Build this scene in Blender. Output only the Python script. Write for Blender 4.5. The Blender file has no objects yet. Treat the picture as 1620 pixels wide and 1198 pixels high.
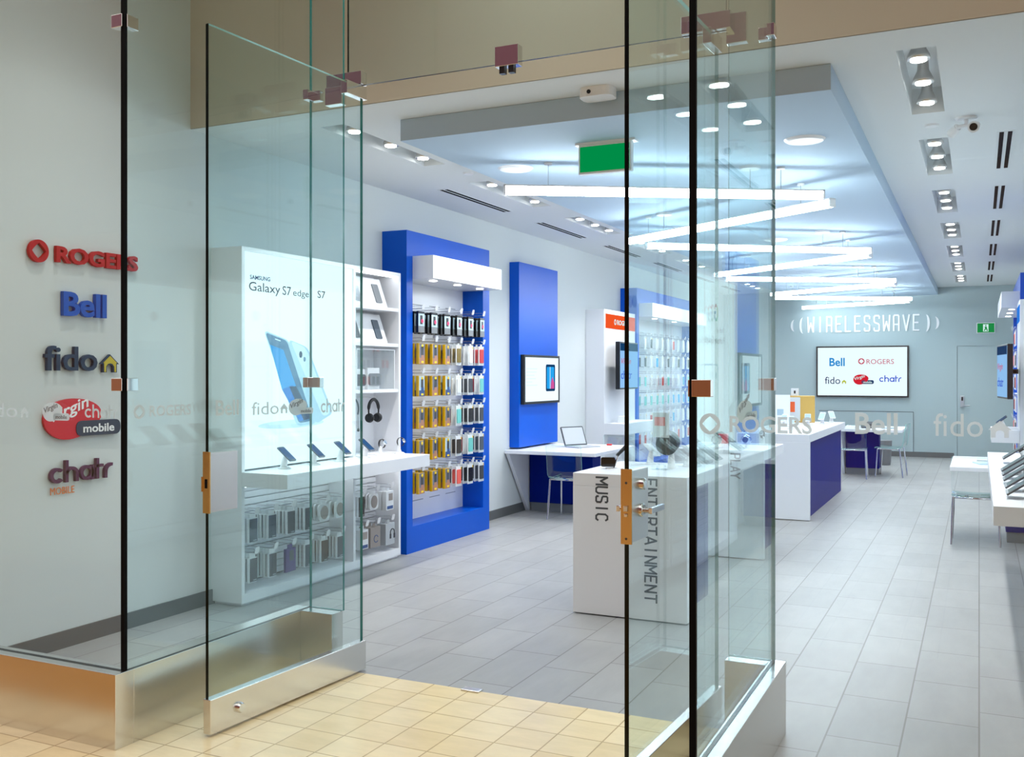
import bpy, bmesh, math, random
from mathutils import Vector, Matrix
random.seed(7)
C = bpy.context.scene.collection
scn = bpy.context.scene
PI = math.pi

# ------------------------------------------------------------------ camera, world, exposure
cd = bpy.data.cameras.new('camera'); cam = bpy.data.objects.new('camera', cd); C.objects.link(cam)
cd.sensor_width = 36.0; cd.sensor_fit = 'HORIZONTAL'
cd.lens = 36.0 * 1550 / 1620
cd.shift_y = -7 / 1620
cd.clip_start = 0.05
cam.location = (0, 0, 1.59)
cam.rotation_euler = (PI / 2, 0, math.atan(739 / 1550))
scn.camera = cam
w = bpy.data.worlds.new('mall_daylight'); scn.world = w; w.use_nodes = True
w.node_tree.nodes['Background'].inputs[0].default_value = (1.0, 0.96, 0.90, 1)
w.node_tree.nodes['Background'].inputs[1].default_value = 1.5
scn.view_settings.view_transform = 'Standard'; scn.view_settings.look = 'None'
scn.view_settings.exposure = 0.12; scn.view_settings.gamma = 1.0
scn.view_settings.use_curve_mapping = False
scn.cycles.transparent_max_bounces = 40; scn.cycles.max_bounces = 10
scn.cycles.diffuse_bounces = 5; scn.cycles.glossy_bounces = 6; scn.cycles.transmission_bounces = 6
scn.cycles.sample_clamp_indirect = 6.0
scn.cycles.use_denoising = True
BAR = 31.0      # tube light emission
SPOT = 92.0     # watts per spotlight head
SCREEN = 1.15    # backlit panels

# ------------------------------------------------------------------ materials
def S(r, g, b):
    f = lambda v: (v / 255 / 12.92) if v <= 10 else ((v / 255 + 0.055) / 1.055) ** 2.4
    return (f(r), f(g), f(b), 1)
M = {}
def P(name, col, rough=0.5, metal=0.0, spec=0.5, emit=0.0, coat=0.0):
    m = bpy.data.materials.new(name); m.use_nodes = True
    b = m.node_tree.nodes['Principled BSDF']
    b.inputs['Base Color'].default_value = col; b.inputs['Roughness'].default_value = rough
    b.inputs['Metallic'].default_value = metal; b.inputs['Specular IOR Level'].default_value = spec
    b.inputs['Coat Weight'].default_value = coat
    if emit:
        b.inputs['Emission Color'].default_value = col; b.inputs['Emission Strength'].default_value = emit
    M[name] = m; return m
def EM(name, col, s):
    m = bpy.data.materials.new(name); m.use_nodes = True; nt = m.node_tree; nt.nodes.clear()
    e = nt.nodes.new('ShaderNodeEmission'); o = nt.nodes.new('ShaderNodeOutputMaterial')
    e.inputs[0].default_value = col; e.inputs[1].default_value = s
    nt.links.new(e.outputs[0], o.inputs[0]); M[name] = m; return m
def noise_tint(m, scale, c1, c2, stretch=(1, 1, 1), rough=None):
    nt = m.node_tree; b = nt.nodes['Principled BSDF']
    tc = nt.nodes.new('ShaderNodeTexCoord'); mp = nt.nodes.new('ShaderNodeMapping'); mp.inputs['Scale'].default_value = stretch
    n = nt.nodes.new('ShaderNodeTexNoise'); n.inputs['Scale'].default_value = scale; n.inputs['Detail'].default_value = 6
    r = nt.nodes.new('ShaderNodeValToRGB')
    r.color_ramp.elements[0].color = c1; r.color_ramp.elements[1].color = c2
    r.color_ramp.elements[0].position = 0.3; r.color_ramp.elements[1].position = 0.7
    nt.links.new(tc.outputs['Object'], mp.inputs[0]); nt.links.new(mp.outputs[0], n.inputs['Vector'])
    nt.links.new(n.outputs['Fac'], r.inputs[0]); nt.links.new(r.outputs[0], b.inputs['Base Color'])
    if rough:
        rr = nt.nodes.new('ShaderNodeMapRange'); rr.inputs['To Min'].default_value = rough[0]; rr.inputs['To Max'].default_value = rough[1]
        nt.links.new(n.outputs['Fac'], rr.inputs['Value']); nt.links.new(rr.outputs[0], b.inputs['Roughness'])
def tiles(name, c1, c2, grout, bw, bh, mortar, rough, offset, rot=0.0, nscale=3.0, namt=0.35, squash=1.0, freq=2):
    m = P(name, c1, rough); nt = m.node_tree; b = nt.nodes['Principled BSDF']
    tc = nt.nodes.new('ShaderNodeTexCoord'); mp = nt.nodes.new('ShaderNodeMapping'); mp.inputs['Rotation'].default_value = (0, 0, rot)
    br = nt.nodes.new('ShaderNodeTexBrick'); br.offset = offset; br.offset_frequency = freq
    br.inputs['Color1'].default_value = c1; br.inputs['Color2'].default_value = c2; br.inputs['Mortar'].default_value = grout
    br.inputs['Scale'].default_value = 1; br.inputs['Mortar Size'].default_value = mortar; br.inputs['Bias'].default_value = 0
    br.inputs['Brick Width'].default_value = bw; br.inputs['Row Height'].default_value = bh
    n = nt.nodes.new('ShaderNodeTexNoise'); n.inputs['Scale'].default_value = nscale; n.inputs['Detail'].default_value = 8; n.inputs['Roughness'].default_value = 0.65
    mr = nt.nodes.new('ShaderNodeMapRange'); mr.inputs['From Min'].default_value = 0.25; mr.inputs['From Max'].default_value = 0.75
    mr.inputs['To Min'].default_value = 1 - namt; mr.inputs['To Max'].default_value = 1 + namt
    mx = nt.nodes.new('ShaderNodeMix'); mx.data_type = 'RGBA'; mx.blend_type = 'MULTIPLY'; mx.inputs[0].default_value = 1
    nt.links.new(tc.outputs['Object'], mp.inputs[0]); nt.links.new(mp.outputs[0], br.inputs['Vector'])
    mp2 = nt.nodes.new('ShaderNodeMapping'); mp2.inputs['Scale'].default_value = (1, 3, 1)
    nt.links.new(mp.outputs[0], mp2.inputs[0]); nt.links.new(mp2.outputs[0], n.inputs['Vector'])
    nt.links.new(n.outputs['Fac'], mr.inputs['Value'])
    nt.links.new(br.outputs['Color'], mx.inputs[6]); nt.links.new(mr.outputs[0], mx.inputs[7])
    nt.links.new(mx.outputs[2], b.inputs['Base Color'])
    return m
def glass(name, tint, f0=0.04, fmax=0.72):
    m = bpy.data.materials.new(name); m.use_nodes = True; nt = m.node_tree; nt.nodes.clear()
    o = nt.nodes.new('ShaderNodeOutputMaterial'); mix = nt.nodes.new('ShaderNodeMixShader')
    t = nt.nodes.new('ShaderNodeBsdfTransparent'); t.inputs[0].default_value = tint
    g = nt.nodes.new('ShaderNodeBsdfGlossy'); g.inputs['Roughness'].default_value = 0.0
    g.inputs[0].default_value = (0.95, 1, 0.99, 1)
    lw = nt.nodes.new('ShaderNodeLayerWeight'); lw.inputs[0].default_value = 0.5
    pw = nt.nodes.new('ShaderNodeMath'); pw.operation = 'POWER'; pw.inputs[1].default_value = 5
    ma = nt.nodes.new('ShaderNodeMath'); ma.operation = 'MULTIPLY_ADD'; ma.inputs[1].default_value = fmax; ma.inputs[2].default_value = f0
    nt.links.new(lw.outputs['Facing'], pw.inputs[0]); nt.links.new(pw.outputs[0], ma.inputs[0])
    nt.links.new(ma.outputs[0], mix.inputs[0]); nt.links.new(t.outputs[0], mix.inputs[1]); nt.links.new(g.outputs[0], mix.inputs[2])
    nt.links.new(mix.outputs[0], o.inputs[0]); M[name] = m; return m

P('wall_white', S(208, 214, 214), 0.7, spec=0.2)
P('wall_grey', S(168, 184, 187), 0.7, spec=0.2)
P('ceiling_white', S(226, 230, 231), 0.8, spec=0.1)
P('soffit_paint', S(182, 202, 220), 0.8, spec=0.1)
P('bulkhead_beige', S(196, 187, 172), 0.8, spec=0.1)
P('baseboard_grey', S(95, 98, 98), 0.5)
P('white_laminate', S(232, 234, 238), 0.3)
P('white_plastic', S(235, 236, 238), 0.35)
P('blue_paint', S(0, 84, 196), 0.36, spec=0.2)
P('blue_inside', S(0, 28, 122), 0.5, spec=0.06)
P('steel', S(190, 188, 184), 0.28, 1.0); noise_tint(M['steel'], 1.6, S(218, 217, 214), S(228, 226, 223), (1, 1, 3), (0.2, 0.27))
P('steel_satin', S(222, 220, 218), 0.3, 1.0)
P('steel_bright', S(222, 220, 218), 0.13, 1.0); P('steel_polished', S(215, 215, 216), 0.12, 1.0)
P('bronze_plate', S(216, 180, 120), 0.25, 1.0)
P('chrome', S(225, 226, 228), 0.06, 1.0)
P('chrome_wire', S(190, 192, 196), 0.25, 1.0)
P('black', S(14, 14, 16), 0.35)
P('black_gloss', S(8, 8, 10), 0.08)
P('dark_slot', S(8, 9, 10), 0.8, spec=0.1)
P('dark_grey', S(60, 64, 70), 0.45)
P('mid_grey', S(120, 124, 128), 0.5)
P('light_grey', S(178, 184, 188), 0.5); P('trough_white', S(225, 230, 232), 0.45)
P('silver', S(190, 193, 198), 0.3, 0.7)
P('glass_edge', S(3, 14, 12), 0.2, spec=0.25)
P('glass_edge_lit_teal', S(40, 120, 116), 0.2); P('glass_edge_light', S(150, 205, 200), 0.15)  # lit glass edges: light caught along them is put into the colour
P('logo_red', S(178, 12, 18), 0.5, spec=0.25)
P('logo_blue', S(0, 82, 180), 0.5, spec=0.25)
P('logo_navy', S(24, 58, 84), 0.5, spec=0.25)
P('logo_yellow', S(190, 170, 20), 0.4)
P('logo_pink_red', S(206, 24, 38), 0.35)
P('logo_slate', S(38, 56, 74), 0.35)
P('logo_purple', S(82, 34, 74), 0.5, spec=0.25)
P('logo_orange', S(226, 120, 40), 0.4)
P('print_white', S(240, 240, 240), 0.5)
m = P('frosted_vinyl', S(225, 232, 234), 0.6); nt = m.node_tree
tr = nt.nodes.new('ShaderNodeBsdfTranslucent'); tr.inputs[0].default_value = S(245, 250, 252)
tp = nt.nodes.new('ShaderNodeBsdfTransparent'); m1 = nt.nodes.new('ShaderNodeMixShader'); m2 = nt.nodes.new('ShaderNodeMixShader')
m1.inputs[0].default_value = 0.72; m2.inputs[0].default_value = 0.3
nt.links.new(nt.nodes['Principled BSDF'].outputs[0], m1.inputs[1]); nt.links.new(tr.outputs[0], m1.inputs[2])
nt.links.new(m1.outputs[0], m2.inputs[1]); nt.links.new(tp.outputs[0], m2.inputs[2]); nt.links.new(m2.outputs[0], nt.nodes['Material Output'].inputs[0])
P('text_grey', S(70, 74, 78), 0.5)
P('pack_black', S(12, 12, 14), 0.25)
P('pack_yellow', S(214, 170, 10), 0.35)
P('pack_gold', S(180, 128, 8), 0.4)
P('pack_white', S(224, 228, 230), 0.3)
P('pack_skin', S(170, 120, 95), 0.5)
P('pack_photo', S(112, 112, 124), 0.4)
P('pack_label', S(244, 206, 20), 0.4)
P('pack_sky', S(176, 200, 214), 0.3)
P('pack_navy', S(40, 74, 128), 0.35)
P('pack_pink', S(214, 40, 96), 0.4)
P('pack_red', S(196, 48, 52), 0.4)
P('pack_coral', S(226, 92, 78), 0.4)
P('pack_teal', S(110, 196, 190), 0.4)
P('pack_cyan', S(30, 160, 214), 0.35)
P('pack_maroon', S(120, 62, 66), 0.4)
P('pack_slate', S(66, 78, 90), 0.4)
P('pack_purple', S(62, 34, 112), 0.4)
P('pack_taupe', S(150, 142, 136), 0.4)
P('case_olive', S(120, 100, 30), 0.4)
P('case_brown', S(54, 46, 38), 0.4)
P('tan_box', S(214, 172, 88), 0.5)
P('orange', S(240, 96, 36), 0.45)
P('wood_facade', S(132, 68, 24), 0.5); noise_tint(M['wood_facade'], 3, S(118, 58, 18), S(144, 78, 30), (6, 1, 0.6))
P('burgundy', S(88, 34, 54), 0.5)
P('added_caramel_band', S(182, 126, 48), 0.4); noise_tint(M['added_caramel_band'], 4, S(168, 114, 38), S(194, 138, 58))
tiles('store_tile', S(152, 153, 153), S(144, 145, 145), S(112, 111, 109), 0.61, 0.305, 0.004, 0.42, 0.36, PI / 2, 2.2, 0.10)
tiles('mall_tile', S(230, 212, 172), S(220, 198, 154), S(178, 156, 118), 0.21, 0.21, 0.0035, 0.22, 0.0, 0.0, 4.0, 0.10)
tint = (0.925, 0.985, 0.987, 1)
glass('glass_clear', tint)
glass('glass_front', (0.965, 0.985, 0.982, 1), 0.03)
glass('acrylic', (0.97, 0.985, 0.985, 1), 0.05, 0.9)
EM('tube_glow', (0.84, 0.94, 1.0, 1), BAR)
EM('spot_glow', (1.0, 0.97, 0.92, 1), 18)
EM('strip_glow', (0.95, 0.98, 1.0, 1), 7)
EM('poster_glow', S(228, 246, 252), 1.45)
EM('screen_white', S(226, 244, 252), SCREEN)
EM('screen_blue', S(40, 130, 235), 0.9)
EM('screen_pale', S(150, 200, 250), 0.9)
EM('ink_navy', S(30, 40, 96), 0.9)
EM('ink_black', S(22, 26, 44), 0.9)
EM('ink_blue', S(20, 130, 225), 0.9)
EM('ink_azure', S(40, 165, 240), 0.95)
EM('ink_mid', S(90, 140, 180), 0.9)
EM('ink_pale', S(170, 205, 224), 1.3)
EM('ink_ice', S(200, 226, 236), 1.3)
EM('ink_deep', S(20, 62, 104), 0.9)
EM('ink_dark', S(10, 30, 52), 0.9)
EM('ink_red', S(216, 30, 52), 0.95)
EM('ink_rose', S(206, 90, 110), 0.95)
EM('ink_bell', S(0, 140, 215), 0.95)
EM('ink_royal', S(36, 80, 210), 0.95)
EM('ink_lime', S(190, 196, 70), 0.95)
EM('ink_pink', S(214, 90, 160), 0.9)
EM('ink_grey', S(140, 150, 160), 0.9)
EM('ink_green', S(60, 190, 120), 0.9)
EM('screen_tile', S(70, 120, 180), .6)
EM('sign_orange', S(244, 88, 40), 0.9)
EM('exit_green', S(0, 138, 70), 0.95)
EM('exit_white', S(215, 240, 240), 0.95)

# ------------------------------------------------------------------ mesh building
class MB:
    def __init__(s): s.v = []; s.f = []; s.m = []; s.s = []
    def add(s, vs, fs, m=0, smooth=False, fn=None):
        o = len(s.v); s.v += [tuple(fn(*p)) if fn else tuple(p) for p in vs]
        for f in fs: s.f.append([i + o for i in f]); s.m.append(m); s.s.append(smooth)
        return s
    def box(s, x0, x1, y0, y1, z0, z1, m=0):
        vs = [(x, y, z) for z in (z0, z1) for y in (y0, y1) for x in (x0, x1)]
        return s.add(vs, [(0, 2, 3, 1), (4, 5, 7, 6), (0, 1, 5, 4), (2, 6, 7, 3), (0, 4, 6, 2), (1, 3, 7, 5)], m)
    def quad(s, a, b, c, d, m=0): return s.add([a, b, c, d], [(0, 1, 2, 3)], m)
    def prism(s, pts, d0, d1, fn, m=0, smooth=False):      # 2D outline pushed from d0 to d1; fn(u, v, d) -> xyz
        n = len(pts)
        vs = [fn(u, v, d0) for u, v in pts] + [fn(u, v, d1) for u, v in pts]
        s.add(vs, [tuple(range(n)), tuple(range(2 * n - 1, n - 1, -1))], m)
        return s.add(vs, [(i, (i + 1) % n, n + (i + 1) % n, n + i) for i in range(n)], m, smooth)
    def tube(s, path, r, n=8, m=0, caps=True):
        path = [Vector(p) for p in path]; rings = []; up = Vector((0, 0, 1)); R = r if isinstance(r, (list, tuple)) else [r] * len(path)
        ref = None
        for i, p in enumerate(path):
            t = (path[min(i + 1, len(path) - 1)] - path[max(i - 1, 0)]).normalized()
            if ref is None: ref = t.cross(up) if abs(t.z) < 0.95 else t.cross(Vector((1, 0, 0)))
            ref = (ref - t * ref.dot(t)).normalized(); b = t.cross(ref)
            rings.append([p + (ref * math.cos(2 * PI * k / n) + b * math.sin(2 * PI * k / n)) * R[i] for k in range(n)])
        vs = [q for g in rings for q in g]
        fs = [(i * n + k, i * n + (k + 1) % n, (i + 1) * n + (k + 1) % n, (i + 1) * n + k) for i in range(len(path) - 1) for k in range(n)]
        s.add(vs, fs, m, True)
        if caps: s.add(rings[0], [tuple(range(n - 1, -1, -1))], m); s.add(rings[-1], [tuple(range(n))], m)
        return s
    def lathe(s, prof, c, n=24, m=0, axis='z'):             # profile (r, h)
        vs = []
        for r, h in prof:
            for k in range(n):
                a = 2 * PI * k / n; x, y = r * math.cos(a), r * math.sin(a)
                q = (x, y, h) if axis == 'z' else ((x, h, y) if axis == 'y' else (h, x, y))
                vs.append((c[0] + q[0], c[1] + q[1], c[2] + q[2]))
        fs = [(i * n + k, i * n + (k + 1) % n, (i + 1) * n + (k + 1) % n, (i + 1) * n + k) for i in range(len(prof) - 1) for k in range(n)]
        s.add(vs, fs, m, True)
        s.add(vs[:n], [tuple(range(n))], m); s.add(vs[-n:], [tuple(range(n))], m)
        return s
    def xform(s, mat): s.v = [tuple(mat @ Vector(p)) for p in s.v]; return s
    def build(s, name, mats, parent=None, bevel=0.0, loc=None, rz=None, seg=2, flip=True):
        me = bpy.data.meshes.new(name); me.from_pydata(s.v, [], s.f)
        if isinstance(mats, str): mats = [mats]
        for k in mats: me.materials.append(M[k])
        for i, p in enumerate(me.polygons): p.material_index = s.m[i]; p.use_smooth = s.s[i]
        bm = bmesh.new(); bm.from_mesh(me)
        if flip: bmesh.ops.recalc_face_normals(bm, faces=bm.faces)
        bm.to_mesh(me); bm.free(); me.update()
        o = bpy.data.objects.new(name, me); C.objects.link(o)
        if parent: o.parent = parent
        if loc: o.location = loc
        if rz is not None: o.rotation_euler.z = rz
        if bevel:
            b = o.modifiers.new('edge', 'BEVEL'); b.width = bevel; b.segments = seg; b.limit_method = 'ANGLE'; b.angle_limit = math.radians(40)
        return o

def text_geo(body, w=None, h=None, ext=0.002, bold=0.0, spacing=1.0, shear=0.0, res=3):
    cu = bpy.data.curves.new('t', 'FONT'); cu.body = body; cu.size = 1; cu.extrude = 0.01; cu.offset = bold
    cu.space_character = spacing; cu.shear = shear; cu.resolution_u = res; cu.fill_mode = 'BOTH'
    o = bpy.data.objects.new('t', cu); C.objects.link(o)
    me = bpy.data.meshes.new_from_object(o)
    vs = [tuple(v.co) for v in me.vertices]; fs = [tuple(p.vertices) for p in me.polygons]
    bpy.data.objects.remove(o); bpy.data.curves.remove(cu); bpy.data.meshes.remove(me)
    x0 = min(v[0] for v in vs); x1 = max(v[0] for v in vs); y0 = min(v[1] for v in vs); y1 = max(v[1] for v in vs)
    sx = w / (x1 - x0) if w else None; sy = h / (y1 - y0) if h else None
    sx = sx or sy; sy = sy or sx
    return [((a - x0) * sx, (b - y0) * sy, (c + 0.01) * 50 * ext) for a, b, c in vs], fs
def put_text(mb, body, fn, m=0, **k):
    vs, fs = text_geo(body, **k); mb.add(vs, fs, m, False, fn); return mb
def front(x, y, z):                                          # text plane of a local front face (looks along -y)
    return lambda u, v, d: (x + u, y - d, z + v)
def circle(cx, cy, r, n=24, ry=None, a0=0, a1=2 * PI):
    ry = ry or r; full = abs(a1 - a0 - 2 * PI) < 1e-6
    return [(cx + r * math.cos(a0 + (a1 - a0) * k / (n if full else n - 1)), cy + ry * math.sin(a0 + (a1 - a0) * k / (n if full else n - 1))) for k in range(n)]
def rounded(pts, r, n=5):
    out = []
    for i, p in enumerate(pts):
        p = Vector(p); a = Vector(pts[i - 1]) - p; b = Vector(pts[(i + 1) % len(pts)]) - p
        A = p + a.normalized() * min(r, a.length / 2); B = p + b.normalized() * min(r, b.length / 2)
        for k in range(n + 1):
            t = k / n; q = A * (1 - t) ** 2 + p * 2 * t * (1 - t) + B * t * t; out.append((q.x, q.y))
    return out
def rrect(x0, x1, y0, y1, r, n=4): return rounded([(x0, y0), (x1, y0), (x1, y1), (x0, y1)], r, n)
def ring(mb, cx, cy, ro, ri, fn, d0, d1, m=0, n=32, a0=0, a1=2 * PI, square=0.0):
    vs = []; k_ = n + 1
    for i in range(k_):
        a = a0 + (a1 - a0) * i / n
        rr = ri * (1 - square + square / (abs(math.cos(a)) + abs(math.sin(a))))
        for r in (ro, rr):
            for d in (d0, d1): vs.append(fn(cx + r * math.cos(a), cy + r * math.sin(a), d))
    fs = []
    for i in range(n):
        b = i * 4; c = b + 4
        fs += [(b, c, c + 1, b + 1), (b + 2, b + 3, c + 3, c + 2), (b, b + 2, c + 2, c), (b + 1, c + 1, c + 3, b + 3)]
    if abs(a1 - a0 - 2 * PI) > 1e-6: fs += [(0, 1, 3, 2), (4 * n, 4 * n + 2, 4 * n + 3, 4 * n + 1)]
    return mb.add(vs, fs, m)

def strokes(mb, polys, fn, d0, d1, hw, m=0):
    q = 0
    for pl in polys:
        for (x0, y0), (x1, y1) in zip(pl[:-1], pl[1:]):
            q += 1
            L = math.hypot(x1 - x0, y1 - y0); ux, uy = (x1 - x0) / L, (y1 - y0) / L; e = hw * .7
            a, b = (x0 - ux * e, y0 - uy * e), (x1 + ux * e, y1 + uy * e); nx, ny = -uy * hw, ux * hw
            mb.prism([(a[0] + nx, a[1] + ny), (a[0] - nx, a[1] - ny), (b[0] - nx, b[1] - ny), (b[0] + nx, b[1] + ny)], d0, d1 + .0004 * q, fn, m)
TALL = {'W': [[(0, 1), (.06, 0), (.3, .6), (.54, 0), (.6, 1)]], 'I': [[(.3, 0), (.3, 1)]], 'R': [[(.06, 0), (.06, 1), (.44, 1), (.54, .9), (.54, 0)], [(.06, .42), (.54, .42)]],
        'E': [[(.54, 1), (.06, 1), (.06, 0), (.54, 0)], [(.06, .5), (.45, .5)]], 'L': [[(.06, 1), (.06, 0), (.54, 0)]],
        'S': [[(.54, .82), (.54, .93), (.45, 1), (.15, 1), (.06, .92), (.06, .62), (.15, .54), (.45, .46), (.54, .38), (.54, .08), (.45, 0), (.15, 0), (.06, .07), (.06, .18)]],
        'A': [[(.06, 0), (.06, .92), (.14, 1), (.46, 1), (.54, .92), (.54, 0)], [(.06, .40), (.54, .40)]], 'V': [[(.02, 1), (.3, 0), (.58, 1)]],
        'M': [[(.0, 0), (.0, 1), (.3, .4), (.6, 1), (.6, 0)]], 'U': [[(.04, 1), (.04, .18), (.16, 0), (.44, 0), (.56, .18), (.56, 1)]], 'C': [[(.54, .85), (.44, 1), (.18, 1), (.04, .82), (.04, .18), (.18, 0), (.44, 0), (.54, .15)]],
        'N': [[(.04, 0), (.04, 1), (.56, 0), (.56, 1)]], 'T': [[(.3, 0), (.3, 1)], [(.0, 1), (.6, 1)]], 'P': [[(.06, 0), (.06, 1), (.44, 1), (.55, .88), (.55, .58), (.44, .46), (.06, .46)]],
        'Y': [[(.0, 1), (.3, .48), (.6, 1)], [(.3, .48), (.3, 0)]], 'r': [[(.06, 0), (.06, 1), (.44, 1), (.55, .88), (.55, .60), (.44, .48), (.06, .48)], [(.3, .48), (.56, 0)]], 'a': [[(.0, 0), (.3, 1), (.6, 0)], [(.1, .3), (.5, .3)]]}
def tall_word(mb, word, fn, w, h, d, m=0, hw=.062, gap=.92):
    adv = w / len(word); sx = adv / gap; k = sx / h
    for i, ch in enumerate(word):
        strokes(mb, [[(i * adv + x * sx, y * h * (1 - hw * 1.2) + hw * h * .6) for x, y in pl] for pl in TALL[ch]], fn, 0, d, hw * h * .75, m)
def round_word(mb, fn, w, h, d0, d1, m=0):
    """geometric lower-case lettering: c h a t r"""
    sx, sy = w / 4.55, h / 1.45; f = lambda u, v, d: fn(u * sx, v * sy, d)
    bar = lambda x0, x1, y0, y1: mb.prism([(x0, y0), (x1, y0), (x1, y1), (x0, y1)], d0, d1, f, m)
    ring(mb, .5, .5, .5, .29, f, d0, d1, m, 24, .75, 2 * PI - .75)
    bar(1.05, 1.26, 0, 1.45); ring(mb, 1.52, .54, .47, .26, f, d0, d1, m, 14, 0, PI); bar(1.78, 1.99, 0, .55)
    ring(mb, 2.62, .5, .5, .29, f, d0, d1, m, 28); bar(2.92, 3.13, 0, .98)
    bar(3.29, 3.50, 0, 1.40); bar(3.22, 3.84, .79, .99)
    bar(3.92, 4.13, 0, .5); ring(mb, 4.50, .43, .58, .37, f, d0, d1, m, 10, PI / 2 - .1, PI)
# ------------------------------------------------------------------ objects
def tag(o, label, cat=None, group=None, kind=None):
    o['label'] = label
    if cat: o['category'] = cat
    if group: o['group'] = group
    if kind: o['kind'] = kind
    return o
def thing(name, label, cat, loc=(0, 0, 0), rz=0.0, group=None, kind=None):
    o = bpy.data.objects.new(name, None); C.objects.link(o); o.empty_display_size = 0.1
    o.location = loc; o.rotation_euler.z = rz
    return tag(o, label, cat, group, kind)
def dup(root, loc, rz=0.0, label=None, group=None):
    def cp(o, par):
        c = o.copy(); C.objects.link(c)
        if par: c.parent = par
        for ch in kids.get(o.name, []): cp(ch, c)
        return c
    kids = {}
    def walk(o):
        kids[o.name] = list(o.children)
        for ch in o.children: walk(ch)
    walk(root)
    r = cp(root, None); r.location = loc; r.rotation_euler.z = rz
    if label: r['label'] = label
    if group: r['group'] = group
    return r
def struct(name, mb, mats, label=None, **k):
    o = mb.build(name, mats, **k); o['kind'] = 'structure'
    if label: o['label'] = label
    return o
NTH = ['first', 'second', 'third', 'fourth', 'fifth', 'sixth', 'seventh', 'eighth', 'ninth', 'tenth', 'eleventh', 'twelfth']

WL, WR, CZ, SZ, YB = -4.80, 0.72, 3.24, 3.10, 20.3
YF, YT, YC = 3.06, 4.36, 5.03          # shop-front glass line, threshold, bulkhead

# ================================================================== SETTING
mb = MB(); mb.box(WL - .2, -3.29, YF, YC, -.1, 0); mb.box(-.83, 3.0, YF, YC, -.1, 0); mb.box(-3.29, -.83, YT, YC, -.1, 0); mb.box(WL - .2, 3.0, YC, YB, -.1, 0)
struct('floor', mb, 'store_tile', 'grey stone tile floor of the shop')
mb = MB(); mb.box(-9, 7, 2.68, YF, -.1, 0); mb.box(-3.29, -.83, YF, YT, -.1, 0); mb.box(-45, 25, -9, 0.2, -.1, 0)
struct('floor_mall', mb, 'mall_tile', 'polished beige stone tile floor of the mall')
struct('floor_mall_added_band', MB().box(-9, 7, .2, 2.68, -.1, 0), 'added_caramel_band', 'added unseen caramel band in the mall floor, reflected by the plinth')  # unseen band added to give the steel plinth its orange reflection
struct('wall_left', MB().box(WL - .15, WL, YF + .02, YB, 0, 4.8), 'wall_white', 'plain white left wall of the shop')
struct('wall_right', MB().box(WR, WR + .15, YC, YB, 0, 4.8), 'wall_white', 'plain white right wall of the shop')
struct('wall_back', MB().box(WL, WR, YB, YB + .15, 0, 3.6), 'wall_grey', 'grey green back wall with the sign and screen')
struct('trim_bulkhead', MB().box(WL, 3.0, YC, YC + .12, CZ + .003, 4.8), 'bulkhead_beige', 'beige bulkhead wall above the shop entrance')
struct('ceiling_entrance', MB().box(WL - .15, 3.0, YF - .1, YC + .1, 4.8, 4.9), 'ceiling_white', 'high ceiling of the glazed entrance bay')
struct('wall_entrance_right', MB().box(3.0, 3.15, YF, YC, 0, 4.8), 'wall_white', 'white side wall of the entrance bay')
struct('ceiling_roof', MB().box(WL - .15, WR + .15, YC + .12, YB + .15, 3.62, 3.7), 'ceiling_white', 'upper deck closing the shop ceiling void')
# ceiling sheet with openings for the light troughs
UNITS = [5.36 + 2.11 * i for i in range(7)]
xs = [WL, -3.975, -3.785, -.385, -.195, WR]; ys = [YC + .001]
for u in UNITS: ys += [u, u + 1.36]
ys.append(YB)
mb = MB()
for i in range(len(xs) - 1):
    for j in range(len(ys) - 1):
        if i in (1, 3) and j % 2 == 1: continue
        mb.quad((xs[i], ys[j], CZ), (xs[i + 1], ys[j], CZ), (xs[i + 1], ys[j + 1], CZ), (xs[i], ys[j + 1], CZ))
struct('ceiling', mb, 'ceiling_white', 'white shop ceiling with recessed light troughs', flip=False)
struct('ceiling_soffit', MB().box(-3.385, -.71, 5.42, YB, SZ, CZ - .002), 'soffit_paint', 'dropped pale blue grey ceiling panel down the middle')
struct('baseboard_left', MB().box(WL, WL + .012, YF + .03, YB, 0, .1), 'baseboard_grey', 'dark grey baseboard along the left wall')
struct('baseboard_right', MB().box(WR - .012, WR, YC, YB, 0, .1), 'baseboard_grey', 'dark grey baseboard along the right wall')
struct('baseboard_back', MB().box(WL + .012, -.40, YB - .012, YB, 0, .1), 'baseboard_grey', 'dark grey baseboard along the back wall')
# mall frontage across the concourse (seen only as reflection)
struct('wall_mall', MB().box(-45, 25, -9.2, -9, 0, 4.6), 'wood_facade', 'orange wood shop frontage across the mall')
struct('trim_mall', MB().box(-45, 25, -9.2, -8.9, 4.6, 12), 'burgundy', 'burgundy fascia across the mall')
# neighbouring mall front to the left of the shop
struct('wall_mall_left', MB().box(-9, WL - .15, YF, YF + .2, 0, 6), 'bulkhead_beige', 'mall wall beside the shop front')
struct('wall_mall_right', MB().box(3.15, 7, YF, YF + .2, 0, 6), 'bulkhead_beige', 'mall wall on the right of the shop front')
struct('wall_mall_upper', MB().box(WL - .15, 3.15, YF - .1, YF, 4.8, 6.5), 'bulkhead_beige', 'mall fascia above the glass shop front')
# threshold plate
tag(MB().box(-.05, .05, -.02, .03, 0, .008).build('floor_door_strike', 'steel_satin', bevel=.002, loc=(-2.30, YT - .01, 0)), 'small steel floor strike plate at the tile joint in the doorway', 'floor plate')

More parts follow.
